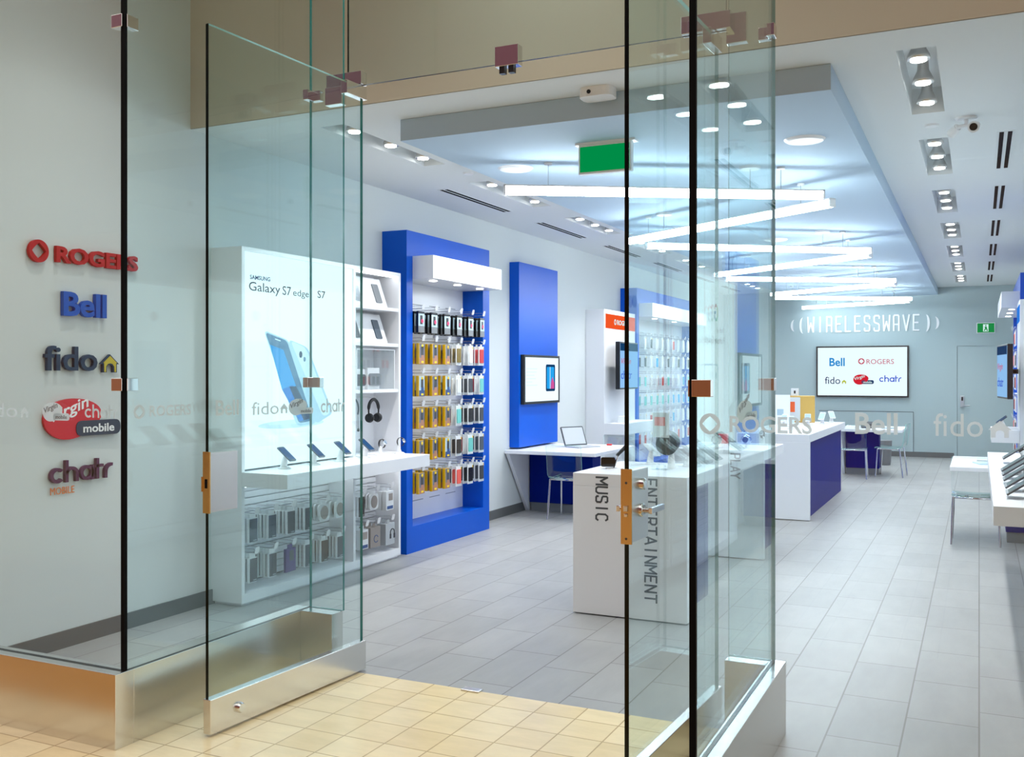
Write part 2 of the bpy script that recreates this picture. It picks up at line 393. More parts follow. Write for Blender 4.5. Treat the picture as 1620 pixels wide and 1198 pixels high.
# ---- shop-front glazing
def pane(name, x0, x1, y0, y1, z0, z1, parent, mat='glass_clear', far=False):
    mb = MB(); mb.box(x0, x1, y0, y1, z0, z1)
    thin_x = (x1 - x0) < (y1 - y0)
    for i in range(6):   # faces: 0 bottom,1 top,2 -y,3 +y,4 -x,5 +x
        big = (i in (4, 5)) if thin_x else (i in (2, 3))
        mb.m[i] = 0 if big else (2 if i == 1 else (3 if far or (thin_x and i == 3) else 1))
    return mb.build(name, [mat, 'glass_edge', 'glass_edge_light', 'glass_edge_lit_teal'], parent)
GH = 4.78; PH = .322; T = .015
def Z_(o): o['kind'] = 'structure'; return o
win1 = Z_(thing('window_1', 'full height front glass pane left of the entrance', 'shop window', kind='structure'))
pane('pane', WL + .01, -3.29 - .013, YF, YF + T, PH, GH, win1, 'glass_front')
win2 = Z_(thing('window_2', 'full height glass return pane left of the doorway', 'shop window', kind='structure'))
pane('pane', -3.29 - T, -3.29, YF, YT, PH, GH, win2)
pane('jog_pane', -3.289, -3.075, YT - T, YT, PH, GH, win2, far=True)
win3 = Z_(thing('window_3', 'full height front glass pane right of the entrance', 'shop window', kind='structure'))
pane('pane', -.83 + .013, 2.98, YF, YF + T, PH, GH, win3, 'glass_front')
win4 = Z_(thing('window_4', 'full height glass return pane right of the doorway', 'shop window', kind='structure'))
pane('pane', -.83, -.83 + T, YF, YT + .06, PH, GH, win4)
pane('jog_pane', -1.02, -.831, YT + .06 - T, YT + .06, PH, GH, win4, far=True)
win5 = Z_(thing('window_5', 'glass transom pane over the entrance doorway', 'shop window', kind='structure'))
pane('pane', -3.07, -1.025, YT + .02, YT + .02 + T, 3.135, GH, win5)
for wn, x, y in ((win1, -3.2985, YF + .002), (win3, -.8225, YF + .002)):
    MB().box(x - .0105, x + .0105, y - .004, y + .012, PH, GH).build('corner_joint', 'dark_slot', wn)
def clamp(parent, x, y, z, sx, sy, h=.055, l=.062, t=.016, m='steel_bright'):
    mb = MB()   # L-shaped corner clamp gripping both panes
    mb.box(min(x, x + sx * l), max(x, x + sx * l), y - t, y + t + .004, z - h / 2, z + h / 2)
    mb.box(x - t, x + t, min(y, y + sy * l), max(y, y + sy * l), z - h / 2, z + h / 2)
    return mb.build('corner_clamp', m, parent, bevel=.002)
for z in (1.545, 3.10):
    clamp(win1, -3.296, YF + .006, z, -1, 1); clamp(win2, -3.283, YT - .006, z, 1, -1)
    clamp(win3, -.824, YF + .006, z, 1, 1); clamp(win4, -.824, YT + .054, z, -1, -1)
mb = MB(); mb.box(-2.172, -2.045, YT - .005, YT + .05, 3.115, 3.215)
mb.build('door_stop_clamp', 'steel_bright', win5, bevel=.002)
mb = MB()
for x in (-2.135, -2.085): mb.box(x - .014, x + .014, YT, YT + .03, 3.08, 3.115)
mb.build('stop_bumper', 'black', win5)
mb = MB(); mb.box(-3.19, -2.965, YT - .006, YT + .05, 3.135, 3.205); mb.box(-3.19, -3.085, YT - .018, YT + .03, 3.04, 3.135); mb.build('pivot_bracket', 'steel_bright', win5, bevel=.002)
mb = MB(); mb.box(-1.225, -1.0, YT - .006, YT + .05, 3.135, 3.215); mb.box(-1.03, -.94, YT + .045, YT + .085, 3.08, 3.215); mb.build('pivot_bracket', 'steel_bright', win5, bevel=.002)
# decals on the panes
def ring_logo(mb, fn, cx, cy, r, d0, d1, m=0):
    ring(mb, cx, cy, r, r * .72, fn, d0, d1, m, 36, square=.8)
def house(mb, fn, x, y, s, d0, d1, m=0, mi=None):
    out = [(x, y), (x + .26 * s, y), (x + .26 * s, y + .30 * s), (x + .34 * s, y + .42 * s), (x + .5 * s, y + .46 * s), (x + .66 * s, y + .42 * s), (x + .74 * s, y + .30 * s), (x + .74 * s, y), (x + s, y),
           (x + s, y + .48 * s), (x + 1.16 * s, y + .48 * s), (x + .5 * s, y + 1.05 * s), (x - .16 * s, y + .48 * s), (x, y + .48 * s)]
    mb.prism(out, d0, d1, fn, m)
    if mi is not None:
        inn = [(x + .07 * s, y + .03 * s), (x + .20 * s, y + .03 * s), (x + .20 * s, y + .34 * s), (x + .34 * s, y + .5 * s), (x + .5 * s, y + .53 * s), (x + .66 * s, y + .5 * s), (x + .80 * s, y + .34 * s), (x + .80 * s, y + .03 * s), (x + .93 * s, y + .03 * s),
               (x + .93 * s, y + .53 * s), (x + 1.0 * s, y + .55 * s), (x + .5 * s, y + .96 * s), (x, y + .55 * s), (x + .07 * s, y + .53 * s)]
        mb.prism(inn, d1 - .0005, d1 + .002, fn, mi)
def blob(cx, cy, sx, sy, n=36):
    return [(cx + sx * math.cos(a) * (1 + .10 * math.sin(a)), cy + sy * math.sin(a) * (1 - .12 * math.cos(a)) - .12 * sy * math.cos(a) * -1) for a in [2 * PI * k / n for k in range(n)]]
def script_logo(mb, fn, x, y, w_, h_, d0, d1, m0, m1, m2, m3):
    mb.prism(blob(x + .37 * w_, y + .52 * h_, .37 * w_, .47 * h_), d0, d1, fn, m0)
    mb.prism(rrect(x + .40 * w_, x + 1.0 * w_, y + .10 * h_, y + .46 * h_, .17 * h_, 6), d0, d1 + .004 * (d1 > .004), fn, m1)
    c, s_ = math.cos(.32), math.sin(.32)
    tilt = lambda u, v, d: fn(x + .10 * w_ + (u * c - v * s_), y + .36 * h_ + (u * s_ + v * c), d1 + d)
    put_text(mb, 'Virgin', tilt, m2, w=.52 * w_, h=.36 * h_, ext=.0015 if d1 > .004 else .0006, shear=.25, bold=.015)
    tx = lambda u, v, d: fn(x + .49 * w_ + u, y + .175 * h_ + v, d1 + d + .004 * (d1 > .004))
    put_text(mb, 'mobile', tx, m3, w=.42 * w_, h=.20 * h_, ext=.0015 if d1 > .004 else .0006, bold=.02)
def vinyl(parent, fn_at, items, name='logo_decal', mat='frosted_vinyl'):
    mb = MB()
    for kind, u, z, w_, h_ in items:
        fn = fn_at(u, z)
        if kind == 'ring': ring_logo(mb, fn, w_ / 2, h_ / 2, h_ / 2, 0, .0008)
        elif kind == 'house': house(mb, fn, 0, 0, w_, 0, .0008)
        elif kind == 'script': script_logo(mb, fn, 0, 0, w_, h_, 0, .0008, 0, 0, 1, 1)
        elif kind == 'chatr': round_word(mb, fn, w_, h_, 0, .0008)
        else: put_text(mb, kind, fn, 0, w=w_, h=h_, ext=.0004, bold=.02 if kind in ('Bell', 'ROGERS') else .0)
    return mb.build(name, [mat, 'mid_grey'], parent)
fy = lambda Y: (lambda u0, z0: (lambda u, v, d: (u0 + u, Y - d - .0005, z0 + v)))
fx = lambda X, Y0=0: (lambda u0, z0: (lambda u, v, d: (X + d + .0005, u0 + u, z0 + v)))
vinyl(win1, fy(YF), [('fido', -4.19, 1.392, .235, .066), ('house', -3.93, 1.392, .045, .05), ('script', -3.79, 1.375, .17, .09), ('chatr', -3.525, 1.40, .20, .058)])
vinyl(win2, fx(-3.29), [('ring', 3.11, 1.395, .062, .062), ('ROGERS', 3.20, 1.402, .25, .05)])
vinyl(win3, fy(YF), [('ring', -.80, 1.40, .066, .066), ('ROGERS', -.705, 1.408, .25, .052), ('Bell', -.332, 1.412, .118, .064), ('fido', -.118, 1.412, .128, .066), ('house', .03, 1.412, .045, .05)])
vinyl(win4, fx(-.83 + T), [('script', 3.66, 1.40, .36, .09)])
# ---- steel plinths
def plinth(name, rects, label):
    mb = MB()
    for r in rects: mb.box(*r)
    return struct(name, mb, 'steel', label, bevel=.002)
plinth('trim_1', [(-9, -3.289, YF - .05, YF + .05, 0, .32), (-3.389, -3.289, YF + .05, YT, 0, .32), (-3.289, -3.085, YT - .1, YT, 0, .32)], 'brushed steel plinth under the glass left of the entrance')
plinth('trim_2', [(-.84, 3.0, YF - .05, YF + .05, 0, .32), (-.84, -.77, YF + .05, YT + .07, 0, .32), (-1.02, -.84, YT - .03, YT + .07, 0, .32)], 'brushed steel plinth under the glass right of the entrance')

# ---- glass doors (door frame: x along the pane from hinge to free edge)
def glass_door(name, hinge, ang, label, handed):
    d = Z_(thing(name, label, 'door', (hinge[0], hinge[1], 0), ang, kind='structure'))
    mb = MB(); mb.box(0, 1.10, -.0085, .0085, .15, 3.125)
    for i in range(6): mb.m[i] = 0 if i in (2, 3) else (2 if i == 1 else (3 if i == 4 else 1))
    mb.build('pane', ['glass_clear', 'glass_edge', 'glass_edge_light', 'glass_edge_lit_teal'], d)
    MB().box(-.012, 1.102, -.022, .022, .012, .165).build('bottom_rail', 'steel', d, bevel=.003)
    MB().box(-.02, .15, -.02, .02, 3.06, 3.13).build('top_patch_fitting', 'steel_bright', d, bevel=.002)
    lk = MB().box(.935, 1.10, -.02, .02, .985, 1.245).build('lock_case', 'steel_satin', d, bevel=.003)
    MB().box(1.0995, 1.106, -.021, .021, .98, 1.25).build('face_plate', 'bronze_plate', lk, bevel=.001)
    return d, lk
dl, lk = glass_door('door_1', (-2.99, 4.395), math.atan2(3.30 - 4.395, -3.05 + 2.99), 'open glass door leaf on the left of the entrance', 1)
MB().box(1.1055, 1.1075, -.007, .007, 1.09, 1.13).build('strike_slot', 'dark_slot', lk)
MB().box(1.09, 1.11, -.026, -.018, 1.075, 1.14).build('strike_lip', 'bronze_plate', lk)
MB().lathe([(.024, 0), (.024, .012), (.018, .02)], (.93, .022, .085), 20, axis='y').build('floor_lock', 'chrome', dl)
dr, lk = glass_door('door_2', (-1.083, 4.445), math.atan2(-1.098, -.057), 'open glass door leaf with lever handle on the right', -1)
for s_ in (1, -1):
    MB().lathe([(.025, 0), (.025, .012), (.02, .016)], (1.02, .02 * s_ if s_ > 0 else -.036, 1.095), 24, axis='y').build('handle_rose', 'steel_polished', lk)
    mb = MB(); mb.tube([(1.02, .02 * s_, 1.095), (1.02, .062 * s_, 1.095)], .011, 12); mb.box(.895, 1.031, min(.056 * s_, .070 * s_), max(.056 * s_, .070 * s_), 1.084, 1.106); mb.build('lever_handle', 'steel_polished', lk, bevel=.002)
    MB().lathe([(.021, -.012), (.021, .012), (.016, .016)], (1.02, .026 * s_, 1.19), 24, axis='y').build('lock_cylinder', 'steel_polished', lk)
MB().box(1.1055, 1.116, -.007, .007, 1.098, 1.118).build('latch_bolt', 'steel_polished', lk, bevel=.002); MB().box(1.1055, 1.112, -.006, .006, 1.078, 1.090).build('latch_bolt', 'steel_polished', lk, bevel=.002)
for z in (1.00, 1.20): MB().lathe([(.0045, 0), (.0045, .0015)], (1.1055, 0, z), 12, axis='x').build('screw', 'dark_grey', lk)
fd = lambda u0, z0: (lambda u, v, d: (u0 - u, -.0068 + -d, z0 + v))
def door_vinyl(d, items, side):
    mb = MB()
    for kind, u, z, w_, h_ in items:
        fn = (lambda u0, z0: (lambda a, b, c: (u0 - a, (.0090 + c), z0 + b)))(u, z)
        if kind == 'house': house(mb, fn, 0, 0, w_, 0, .0008)
        elif kind == 'script': script_logo(mb, fn, 0, 0, w_, h_, 0, .0008, 0, 0, 1, 1)
        elif kind == 'chatr': round_word(mb, fn, w_, h_, 0, .0008)
        else: put_text(mb, kind, fn, 0, w=w_, h=h_, ext=.0004, bold=.02 if kind == 'Bell' else 0)
    mb.build('logo_decal', ['frosted_vinyl', 'mid_grey'], d)
door_vinyl(dl, [('Bell', 1.058, 1.405, .14, .07), ('fido', .835, 1.40, .18, .06), ('house', .64, 1.402, .045, .045), ('script', .585, 1.385, .18, .085), ('chatr', .345, 1.395, .19, .07)], 1)

# ================================================================== CEILING FIXTURES
def spot_unit(x, y0, label, first=[None]):
    if first[0] is None:
        t = thing('recessed_spotlight', label, 'ceiling light', (x, y0, CZ), 0, 'recessed spotlight troughs')
        mb = MB(); L, W, D = 1.36, .095, .16
        mb.quad((-W, 0, D), (W, 0, D), (W, L, D), (-W, L, D)); mb.quad((-W, 0, 0), (-W, L, 0), (-W, L, D), (-W, 0, D)); mb.quad((W, 0, 0), (W, 0, D), (W, L, D), (W, L, 0))
        mb.quad((-W, 0, 0), (-W, 0, D), (W, 0, D), (W, 0, 0)); mb.quad((-W, L, 0), (W, L, 0), (W, L, D), (-W, L, D))
        mb.build('trough', 'trough_white', t, flip=False)
        for k in range(3):
            y = .26 + .46 * k
            h = MB().lathe([(.030, .15), (.032, .09), (.055, .045), (.060, .02), (.055, .018)], (0, y, 0), 20).build('lamp_head', 'steel_satin', t)
            MB().lathe([(.041, .0), (.041, .006)], (0, y, .012), 20).build('lens', 'spot_glow', h)
            ld = bpy.data.lights.new('spot_lamp', 'SPOT'); ld.energy = SPOT; ld.spot_size = 1.9; ld.spot_blend = .9; ld.shadow_soft_size = .05; ld.color = (1, .985, .96)
            lo = bpy.data.objects.new('spot_lamp', ld); C.objects.link(lo); lo.parent = t; lo.location = (0, y, .008)
        first[0] = t; return t
    return dup(first[0], (x, y0, CZ), 0, label)
for side, x in (('left', -3.88), ('right', -.29)):
    for i, u in enumerate(UNITS):
        spot_unit(x, u, f'recessed trough with three spotlights, {NTH[i]} from the entrance in the {side} ceiling row')
def slot_diffuser(x, y0, label, first=[None]):
    if first[0] is None:
        t = thing('slot_diffuser', label, 'air vent', (x, y0, CZ), 0, 'linear slot air diffusers')
        mb = MB(); mb.box(-.055, .055, 0, 1.33, -.004, 0); mb.build('frame', 'ceiling_white', t)
        for sx in (-.026, .026): MB().box(sx - .014, sx + .014, .015, 1.315, -.006, -.003).build('slot', 'dark_slot', t)
        first[0] = t; return t
    return dup(first[0], (x, y0, CZ), 0, label)
for i in range(6):
    slot_diffuser(.165, 7.43 + 2.12 * i, f'linear slot air vent, {NTH[i]} from the entrance beside the right spotlights')
for i in range(6):
    slot_diffuser(-4.315, 7.62 + 2.12 * i, f'linear slot air vent, {NTH[i]} from the entrance beside the left spotlights')
# zigzag pendant tubes
BARS = [(-3.056, 6.27, -1.03, 7.46), (-1.01, 7.82, -3.13, 9.22), (-3.07, 9.62, -1.04, 11.04), (-1.07, 11.39, -3.14, 12.83), (-3.15, 13.4, -1.055, 14.7), (-1.09, 15.21, -3.09, 16.38), (-3.17, 17.08, -1.06, 18.4), (-1.12, 18.9, -3.15, 19.95)]
for i, (xa, ya, xb, yb) in enumerate(BARS):
    L = math.hypot(xb - xa, yb - ya); ang = math.atan2(yb - ya, xb - xa)
    lab = f'glowing white pendant tube light, {NTH[i]} of the zigzag from the entrance'
    t = thing('pendant_tube_light', lab, 'pendant light', (xa, ya, 2.9), ang, 'zigzag pendant tube lights')
    mb = MB(); mb.box(.012, L - .012, -.03, .03, -.03, .026); mb.build('tube', 'tube_glow', t, bevel=.008)
    mb = MB(); mb.box(0, L, -.032, .032, .026, .036); mb.box(0, .012, -.032, .032, -.03, .036); mb.box(L - .012, L, -.032, .032, -.03, .036); mb.build('housing', 'white_plastic', t)
    for px in (.32, L - .32):
        MB().tube([(px, 0, .036), (px, 0, .199)], .003, 6).build('suspension_wire', 'chrome_wire', t)
        MB().lathe([(.028, .185), (.03, .199)], (px, 0, 0), 16).build('wire_canopy', 'white_plastic', t)
    mb = MB().lathe([(.07, .18), (.078, .199)], (L - .55, 0, 0), 24); mb.tube([(L - .55, 0, .036), (L - .55, 0, .18)], .003, 6); mb.build('power_canopy', 'white_plastic', t)
# flush discs, exit sign, sensor, emergency light, camera
for x, y, lab in ((-1.013, 6.50, 'round white flush ceiling speaker to the right above the first tube light'), (-3.07, 6.50, 'round white flush ceiling speaker at the left end of the first tube light'), (-2.06, 11.2, 'round white flush ceiling speaker above the third tube light')):
    t = thing('ceiling_speaker', lab, 'speaker', (x, y, SZ), 0, 'flush ceiling speakers')
    MB().lathe([(.115, -.012), (.13, 0)], (0, 0, 0), 36).build('rim', 'white_plastic', t)
    MB().lathe([(.105, -.014), (.105, -.011)], (0, 0, 0), 36).build('grille', 'print_white', t)
t = thing('exit_sign', 'green exit sign hanging under the dropped ceiling near the entrance', 'exit sign', (-2.19, 6.0, 3.0))
MB().box(-.20, .21, -.03, .05, .085, .1).build('mounting_plate', 'white_plastic', t)
MB().box(-.178, .184, -.022, .022, -.105, .085).build('frame', 'white_plastic', t, bevel=.003)
MB().box(-.166, .172, -.025, -.02, -.092, .072).build('sign_panel', 'exit_green', t)
t = thing('people_counter', 'white box sensor on the ceiling edge above the doorway', 'sensor', (-1.99, 5.33, CZ))
MB().prism(rrect(-.10, .10, -.07, .07, .05), -.055, 0, lambda u, v, d: (u, v, d)).build('body', 'white_plastic', t, bevel=.008)
MB().lathe([(.012, -.004), (.012, .0)], (-.03, -.071, -.03), 16, axis='y').build('lens', 'black_gloss', t)
t = thing('security_camera', 'white twin head security light on the right ceiling by the spotlights', 'camera', (-.075, 6.95, CZ))
MB().lathe([(.062, -.012), (.068, 0)], (0, 0, 0), 24).build('base', 'white_plastic', t)
MB().tube([(0, 0, -.01), (0, 0, -.05), (-.06, -.02, -.06)], .014, 10).build('arm', 'white_plastic', t)
h = MB().tube([(.06, .02, -.05), (.045, -.06, -.075), (.043, -.075, -.08)], [.025, .034, .036], 18).build('camera_head', 'white_plastic', t)
MB().tube([(.043, -.074, -.079), (.0425, -.079, -.0805)], .024, 18).build('lens', 'black_gloss', h)
MB().tube([(-.05, 0, -.055), (-.09, .05, -.085)], [.025, .032], 18).build('second_head', 'white_plastic', t)
tag(MB().lathe([(.04, -.012), (.05, 0)], (0, 0, 0), 24).build('sprinkler_cap', 'white_plastic', loc=(-.285, 7.05, CZ)), 'small round white sprinkler cover between the first two right spotlight troughs', 'sprinkler')
tag(MB().lathe([(.04, -.012), (.05, 0)], (0, 0, 0), 24).build('sprinkler_cap', 'white_plastic', loc=(-3.78, 7.10, CZ)), 'small round white sprinkler cover between the first two left spotlight troughs', 'sprinkler')

# unseen lights added in the entrance bay to brighten left wall and bulkhead
for x, e_, sz_, lab in ((-3.75, 200, 1.5, 'added unseen light in the high entrance ceiling above the left window'), (-2.05, 150, 2.7, 'added unseen light in the high entrance ceiling above the doorway'), (.0, 50, 2.4, 'added unseen light in the high entrance ceiling above the right window')):
    t = thing('added_bay_light', lab, 'ceiling light', (x, 3.95, 4.8), 0, 'added entrance bay lights')
    MB().lathe([(.09, -.012), (.10, 0)], (0, 0, 0), 28).build('trim_ring', 'white_plastic', t)
    MB().lathe([(.07, -.014), (.07, -.011)], (0, 0, 0), 28).build('lens', 'spot_glow', t)
    ld = bpy.data.lights.new('added_bay_lamp', 'SPOT'); ld.energy = e_; ld.spot_size = sz_; ld.spot_blend = 1.0; ld.shadow_soft_size = .07; ld.color = (1, .97, .92)
    lo = bpy.data.objects.new('added_bay_lamp', ld); C.objects.link(lo); lo.parent = t; lo.location = (0, 0, -.02)
# ================================================================== LEFT WALL LOGOS (raised letters, viewed from +x)
fw = lambda y0, z0: (lambda u, v, d: (WL + d + .006, y0 + u, z0 + v))
t = thing('wall_logo', 'red raised logo with ring emblem, topmost on the left wall', 'wall sign', (0, 0, 0))
mb = MB(); ring_logo(mb, fw(3.83, 2.283), 0, 0, .064, 0, .022); mb.build('emblem', 'logo_red', t)
mb = MB(); put_text(mb, 'ROGERS', fw(3.945, 2.232), 0, w=.605, h=.096, ext=.022, bold=.035); mb.build('lettering', 'logo_red', t)
t = thing('wall_logo', 'blue raised logo lettering, second from top on the left wall', 'wall sign', (0, 0, 0))
mb = MB(); put_text(mb, 'Bell', fw(3.99, 1.926), 0, w=.31, h=.143, ext=.026, bold=.028, spacing=1.0); mb.build('lettering', 'logo_blue', t)
t = thing('wall_logo', 'navy raised logo with a yellow kennel, third down on the left wall', 'wall sign', (0, 0, 0))
mb = MB(); put_text(mb, 'fido', fw(3.87, 1.608), 0, w=.365, h=.145, ext=.022, bold=.012); mb.build('lettering', 'logo_navy', t)
mb = MB(); house(mb, fw(4.277, 1.60), 0, 0, .105, 0, .02, 0, 1); mb.build('emblem', ['logo_navy', 'logo_yellow'], t)
t = thing('wall_logo', 'red oval logo with dark pill plate, fourth down on the left wall', 'wall sign', (0, 0, 0))
mb = MB(); script_logo(mb, fw(3.865, 1.20), 0, 0, .545, .25, 0, .016, 0, 1, 2, 2); mb.build('emblem', ['logo_pink_red', 'logo_slate', 'print_white'], t)
t = thing('wall_logo', 'purple raised logo lettering, lowest on the left wall', 'wall sign', (0, 0, 0))
mb = MB(); round_word(mb, fw(3.905, .962), .445, .128, 0, .022); mb.build('lettering', 'logo_purple', t)
mb = MB(); put_text(mb, 'MOBILE', fw(3.92, .895), 0, w=.165, h=.042, ext=.002); tag(mb.build('subtitle', 'logo_orange', t), 'small orange lettering')

# ================================================================== PACKS AND HOOKS
def picture(mb, x0, x1, z0, z1, y, m): mb.box(x0, x1, y - .0008, y, z0, z1, m)
PK = {}
def proto(kind):
    """a pack hanging from its top edge: origin at the hook point, front at -y"""
    if kind in PK: return None
    W, H, D = .052, .19, .011
    if kind == 'black':
        o = MB().box(-W, W, -D, D, -H - .02, -.02).build('accessory_box', 'pack_black', bevel=.001)
        mb = MB(); picture(mb, -W + .002, W - .002, -H - .018, -.04, -D, 0); picture(mb, -W + .002, W - .002, -H - .018, -.15, -D - .0008, 1)
        mb.prism(rrect(-.022, .018, -.135, -.055, .006), 0, .0009, front(0, -D - .0008, 0), 2); mb.prism(circle(.012, -.105, .018), 0, .0014, front(0, -D - .001, 0), 3); mb.build('front_print', ['pack_sky', 'mid_grey', 'black', 'pack_pink'], o)
    elif kind == 'yellow' or kind == 'yellowblue':
        H = .185; D = .013
        o = MB().box(-W, W, -D, D, -H - .02, -.02).build('accessory_box', 'pack_yellow', bevel=.001)
        mb = MB(); b = kind == 'yellowblue'
        picture(mb, -.041, W - .001, -H - .018, -.022, -D, 0); picture(mb, -.041, W - .001, -H - .018, -.15, -D - .0006, 1)
        mb.prism(circle(.014, -.14, .024, 16, .03), 0, .0011, front(0, -D - .0005, 0), 1)
        mb.prism(rrect(-.012, .03, -.125, -.05, .005), 0, .0012, front(0, -D - .0008, 0), 4)
        picture(mb, -.004, .026, -.06, -.03, -D - .0012, 2); picture(mb, -.008, .032, -H - .01, -.178, -D - .0012, 2)
        mb.build('front_print', ['pack_sky' if b else 'pack_photo', 'pack_navy' if b else 'pack_skin', 'pack_label', 'black', 'dark_grey'], o)
    else:
        pal = {'clear_grey': 'dark_grey', 'clear_black': 'pack_black', 'clear_white': 'pack_white', 'clear_red': 'pack_red', 'clear_teal': 'pack_teal', 'clear_coral': 'pack_coral', 'clear_olive': 'case_olive', 'clear_brown': 'case_brown', 'clear_maroon': 'pack_maroon', 'clear_slate': 'pack_slate', 'clear_cyan': 'pack_cyan',
               'slate': 'pack_slate', 'charcoal': 'dark_grey', 'purple': 'pack_purple', 'brown': 'case_brown', 'disc': 'pack_taupe', 'whitebox': 'pack_white', 'cable': 'pack_taupe', 'greybox': 'light_grey'}[kind]
        if kind.startswith('clear'):
            mb = MB(); mb.box(-W, W, -.004, .004, -.21, -.02); mb.box(-.018, .018, -.002, .002, -.02, .0)
            o = mb.build('accessory_pack', 'pack_white', bevel=.001)
            MB().prism(rrect(-.04, .036, -.185, -.05, .01), .004, .012, front(0, 0, 0)).build('phone_case', pal, o, bevel=.002)
            MB().box(.038, .05, -.0052, -.004, -.06, -.03).build('price_spot', 'pack_label', o)
        elif kind in ('slate', 'charcoal', 'purple', 'brown'):
            mb = MB(); w_ = .062 if kind == 'purple' else .046; mb.box(-w_, w_, -.009, .009, -.2, -.03); mb.box(-.03, .03, -.0015, .0015, -.03, .0)
            o = mb.build('case_box', 'pack_purple' if kind == 'purple' else 'pack_white', bevel=.001)
            mb = MB(); mb.box(-w_ + .01, w_ - .003, -.0105, -.009, -.195, -.035)
            mb.build('front_cover', pal, o)
            mb = MB(); mb.box(-.018, .034, -.0115, -.0105, -.12, -.045, 0) if kind == 'purple' else mb.box(.0, .034, -.0113, -.0105, -.188, -.182, 1)
            mb.build('front_print', ['dark_grey', 'light_grey'], o)
        elif kind == 'disc':
            mb = MB(); mb.prism(rrect(-.065, .065, -.16, -.03, .03), -.008, .008, front(0, 0, 0)); mb.box(-.02, .02, -.001, .001, -.03, 0); o = mb.build('round_case_pack', 'pack_white', bevel=.001)
            MB().prism(circle(.0, -.095, .045, 24, .052), .008, .013, front(0, 0, 0)).build('phone_case', pal, o)
        elif kind == 'whitebox':
            mb = MB(); mb.box(-.06, .06, -.02, .02, -.19, -.03); mb.box(-.02, .02, -.001, .001, -.03, 0); o = mb.build('accessory_box', 'pack_white', bevel=.002)
            mb = MB(); mb.box(-.02, .045, -.0212, -.02, -.11, -.05, 0); mb.box(-.045, .05, -.0212, -.02, -.182, -.155, 1); mb.build('front_print', ['pack_taupe', 'pack_navy'], o)
        elif kind == 'cable':
            mb = MB(); mb.box(-.07, .07, -.016, .016, -.2, -.03); mb.box(-.02, .02, -.001, .001, -.03, 0); o = mb.build('cable_box', 'pack_taupe', bevel=.002)
            mb = MB(); ring(mb, .01, -.13, .032, .026, front(0, -.016, 0), 0, .002, 0, 24, .4, 5.6); mb.build('front_print', 'pack_navy', o)
        elif kind == 'greybox':
            mb = MB(); mb.box(-.07, .07, -.022, .022, -.21, -.03); mb.box(-.02, .02, -.001, .001, -.03, 0); o = mb.build('headphone_box', 'light_grey', bevel=.002)
            mb = MB(); ring(mb, .03, -.11, .034, .026, front(0, -.022, 0), 0, .004, 0, 24, -.5, PI + .5); mb.box(-.008, .012, -.026, -.022, -.16, -.12); mb.box(.05, .07, -.026, -.022, -.16, -.12); mb.build('front_print', 'dark_grey', o)
    PK[kind] = o; return o
DESC = {'black': ('black boxed phone case', 'phone case box'), 'yellow': ('yellow boxed phone case', 'phone case box'), 'yellowblue': ('yellow box with pale blue print', 'phone case box'),
        'slate': ('white pack with slate cover', 'phone case box'), 'charcoal': ('white pack with charcoal cover', 'phone case box'), 'purple': ('purple accessory box', 'accessory box'), 'brown': ('white pack with brown cover', 'phone case box'),
        'disc': ('rounded white pack with taupe case', 'phone case'), 'whitebox': ('white box with blue stripe', 'accessory box'), 'cable': ('taupe box with blue cable loop', 'cable box'), 'greybox': ('grey box with headphone print', 'headphone box')}
for c_ in ('grey', 'black', 'white', 'red', 'teal', 'coral', 'olive', 'brown', 'maroon', 'slate', 'cyan'):
    DESC['clear_' + c_] = (f'white carded {c_} phone case', 'phone case')
ORD = ['frontmost', 'second back', 'third back', 'fourth back', 'fifth back', 'sixth back']
PACKN = [0]
def hang(root, kinds, lx, lz, y_front, pitch, where, group):
    """packs on one hook of the fixture root, the first kind in front"""
    mw = Matrix.Translation(root.location) @ Matrix.Rotation(root.rotation_euler.z, 4, 'Z')
    for i, k in enumerate(kinds):
        p = mw @ Vector((lx + random.uniform(-.004, .004), y_front + i * pitch, lz))
        pos = ORD[i] if len(kinds) > 1 else 'alone'
        lab = f'{DESC[k][0]}, {pos} on {where}'
        new = proto(k); rz = root.rotation_euler.z + random.uniform(-.05, .05)
        if new is not None:
            new.location = p; new.rotation_euler.z = rz; tag(new, lab, DESC[k][1], group)
        else:
            dup(PK[k], p, rz, lab, group)
        PACKN[0] += 1
HOOK = {}
def hook(parent, lx, lz, y_back, y_front):
    key = round(y_back - y_front, 3)
    if key not in HOOK:
        L = key; mb = MB(); mb.tube([(0, 0, .004), (0, -L, .004), (0, -L - .008, .018)], .0025, 6); mb.tube([(0, 0, .03), (0, -L + .01, .03), (0, -L, .022)], .002, 6)
        o = mb.build('hook', 'chrome_wire', parent)
        MB().prism(rrect(-.021, .021, .0, .05, .012), .0, .002, lambda u, v, d: (u, -L - .012 - d - v * .25, v + .0)).build('price_tag', 'white_plastic', o)
        HOOK[key] = o; o.location = (lx, y_back, lz); return
    o = HOOK[key].copy(); C.objects.link(o); o.parent = parent; o.location = (lx, y_back, lz)
    for ch in HOOK[key].children:
        c = ch.copy(); C.objects.link(c); c.parent = o

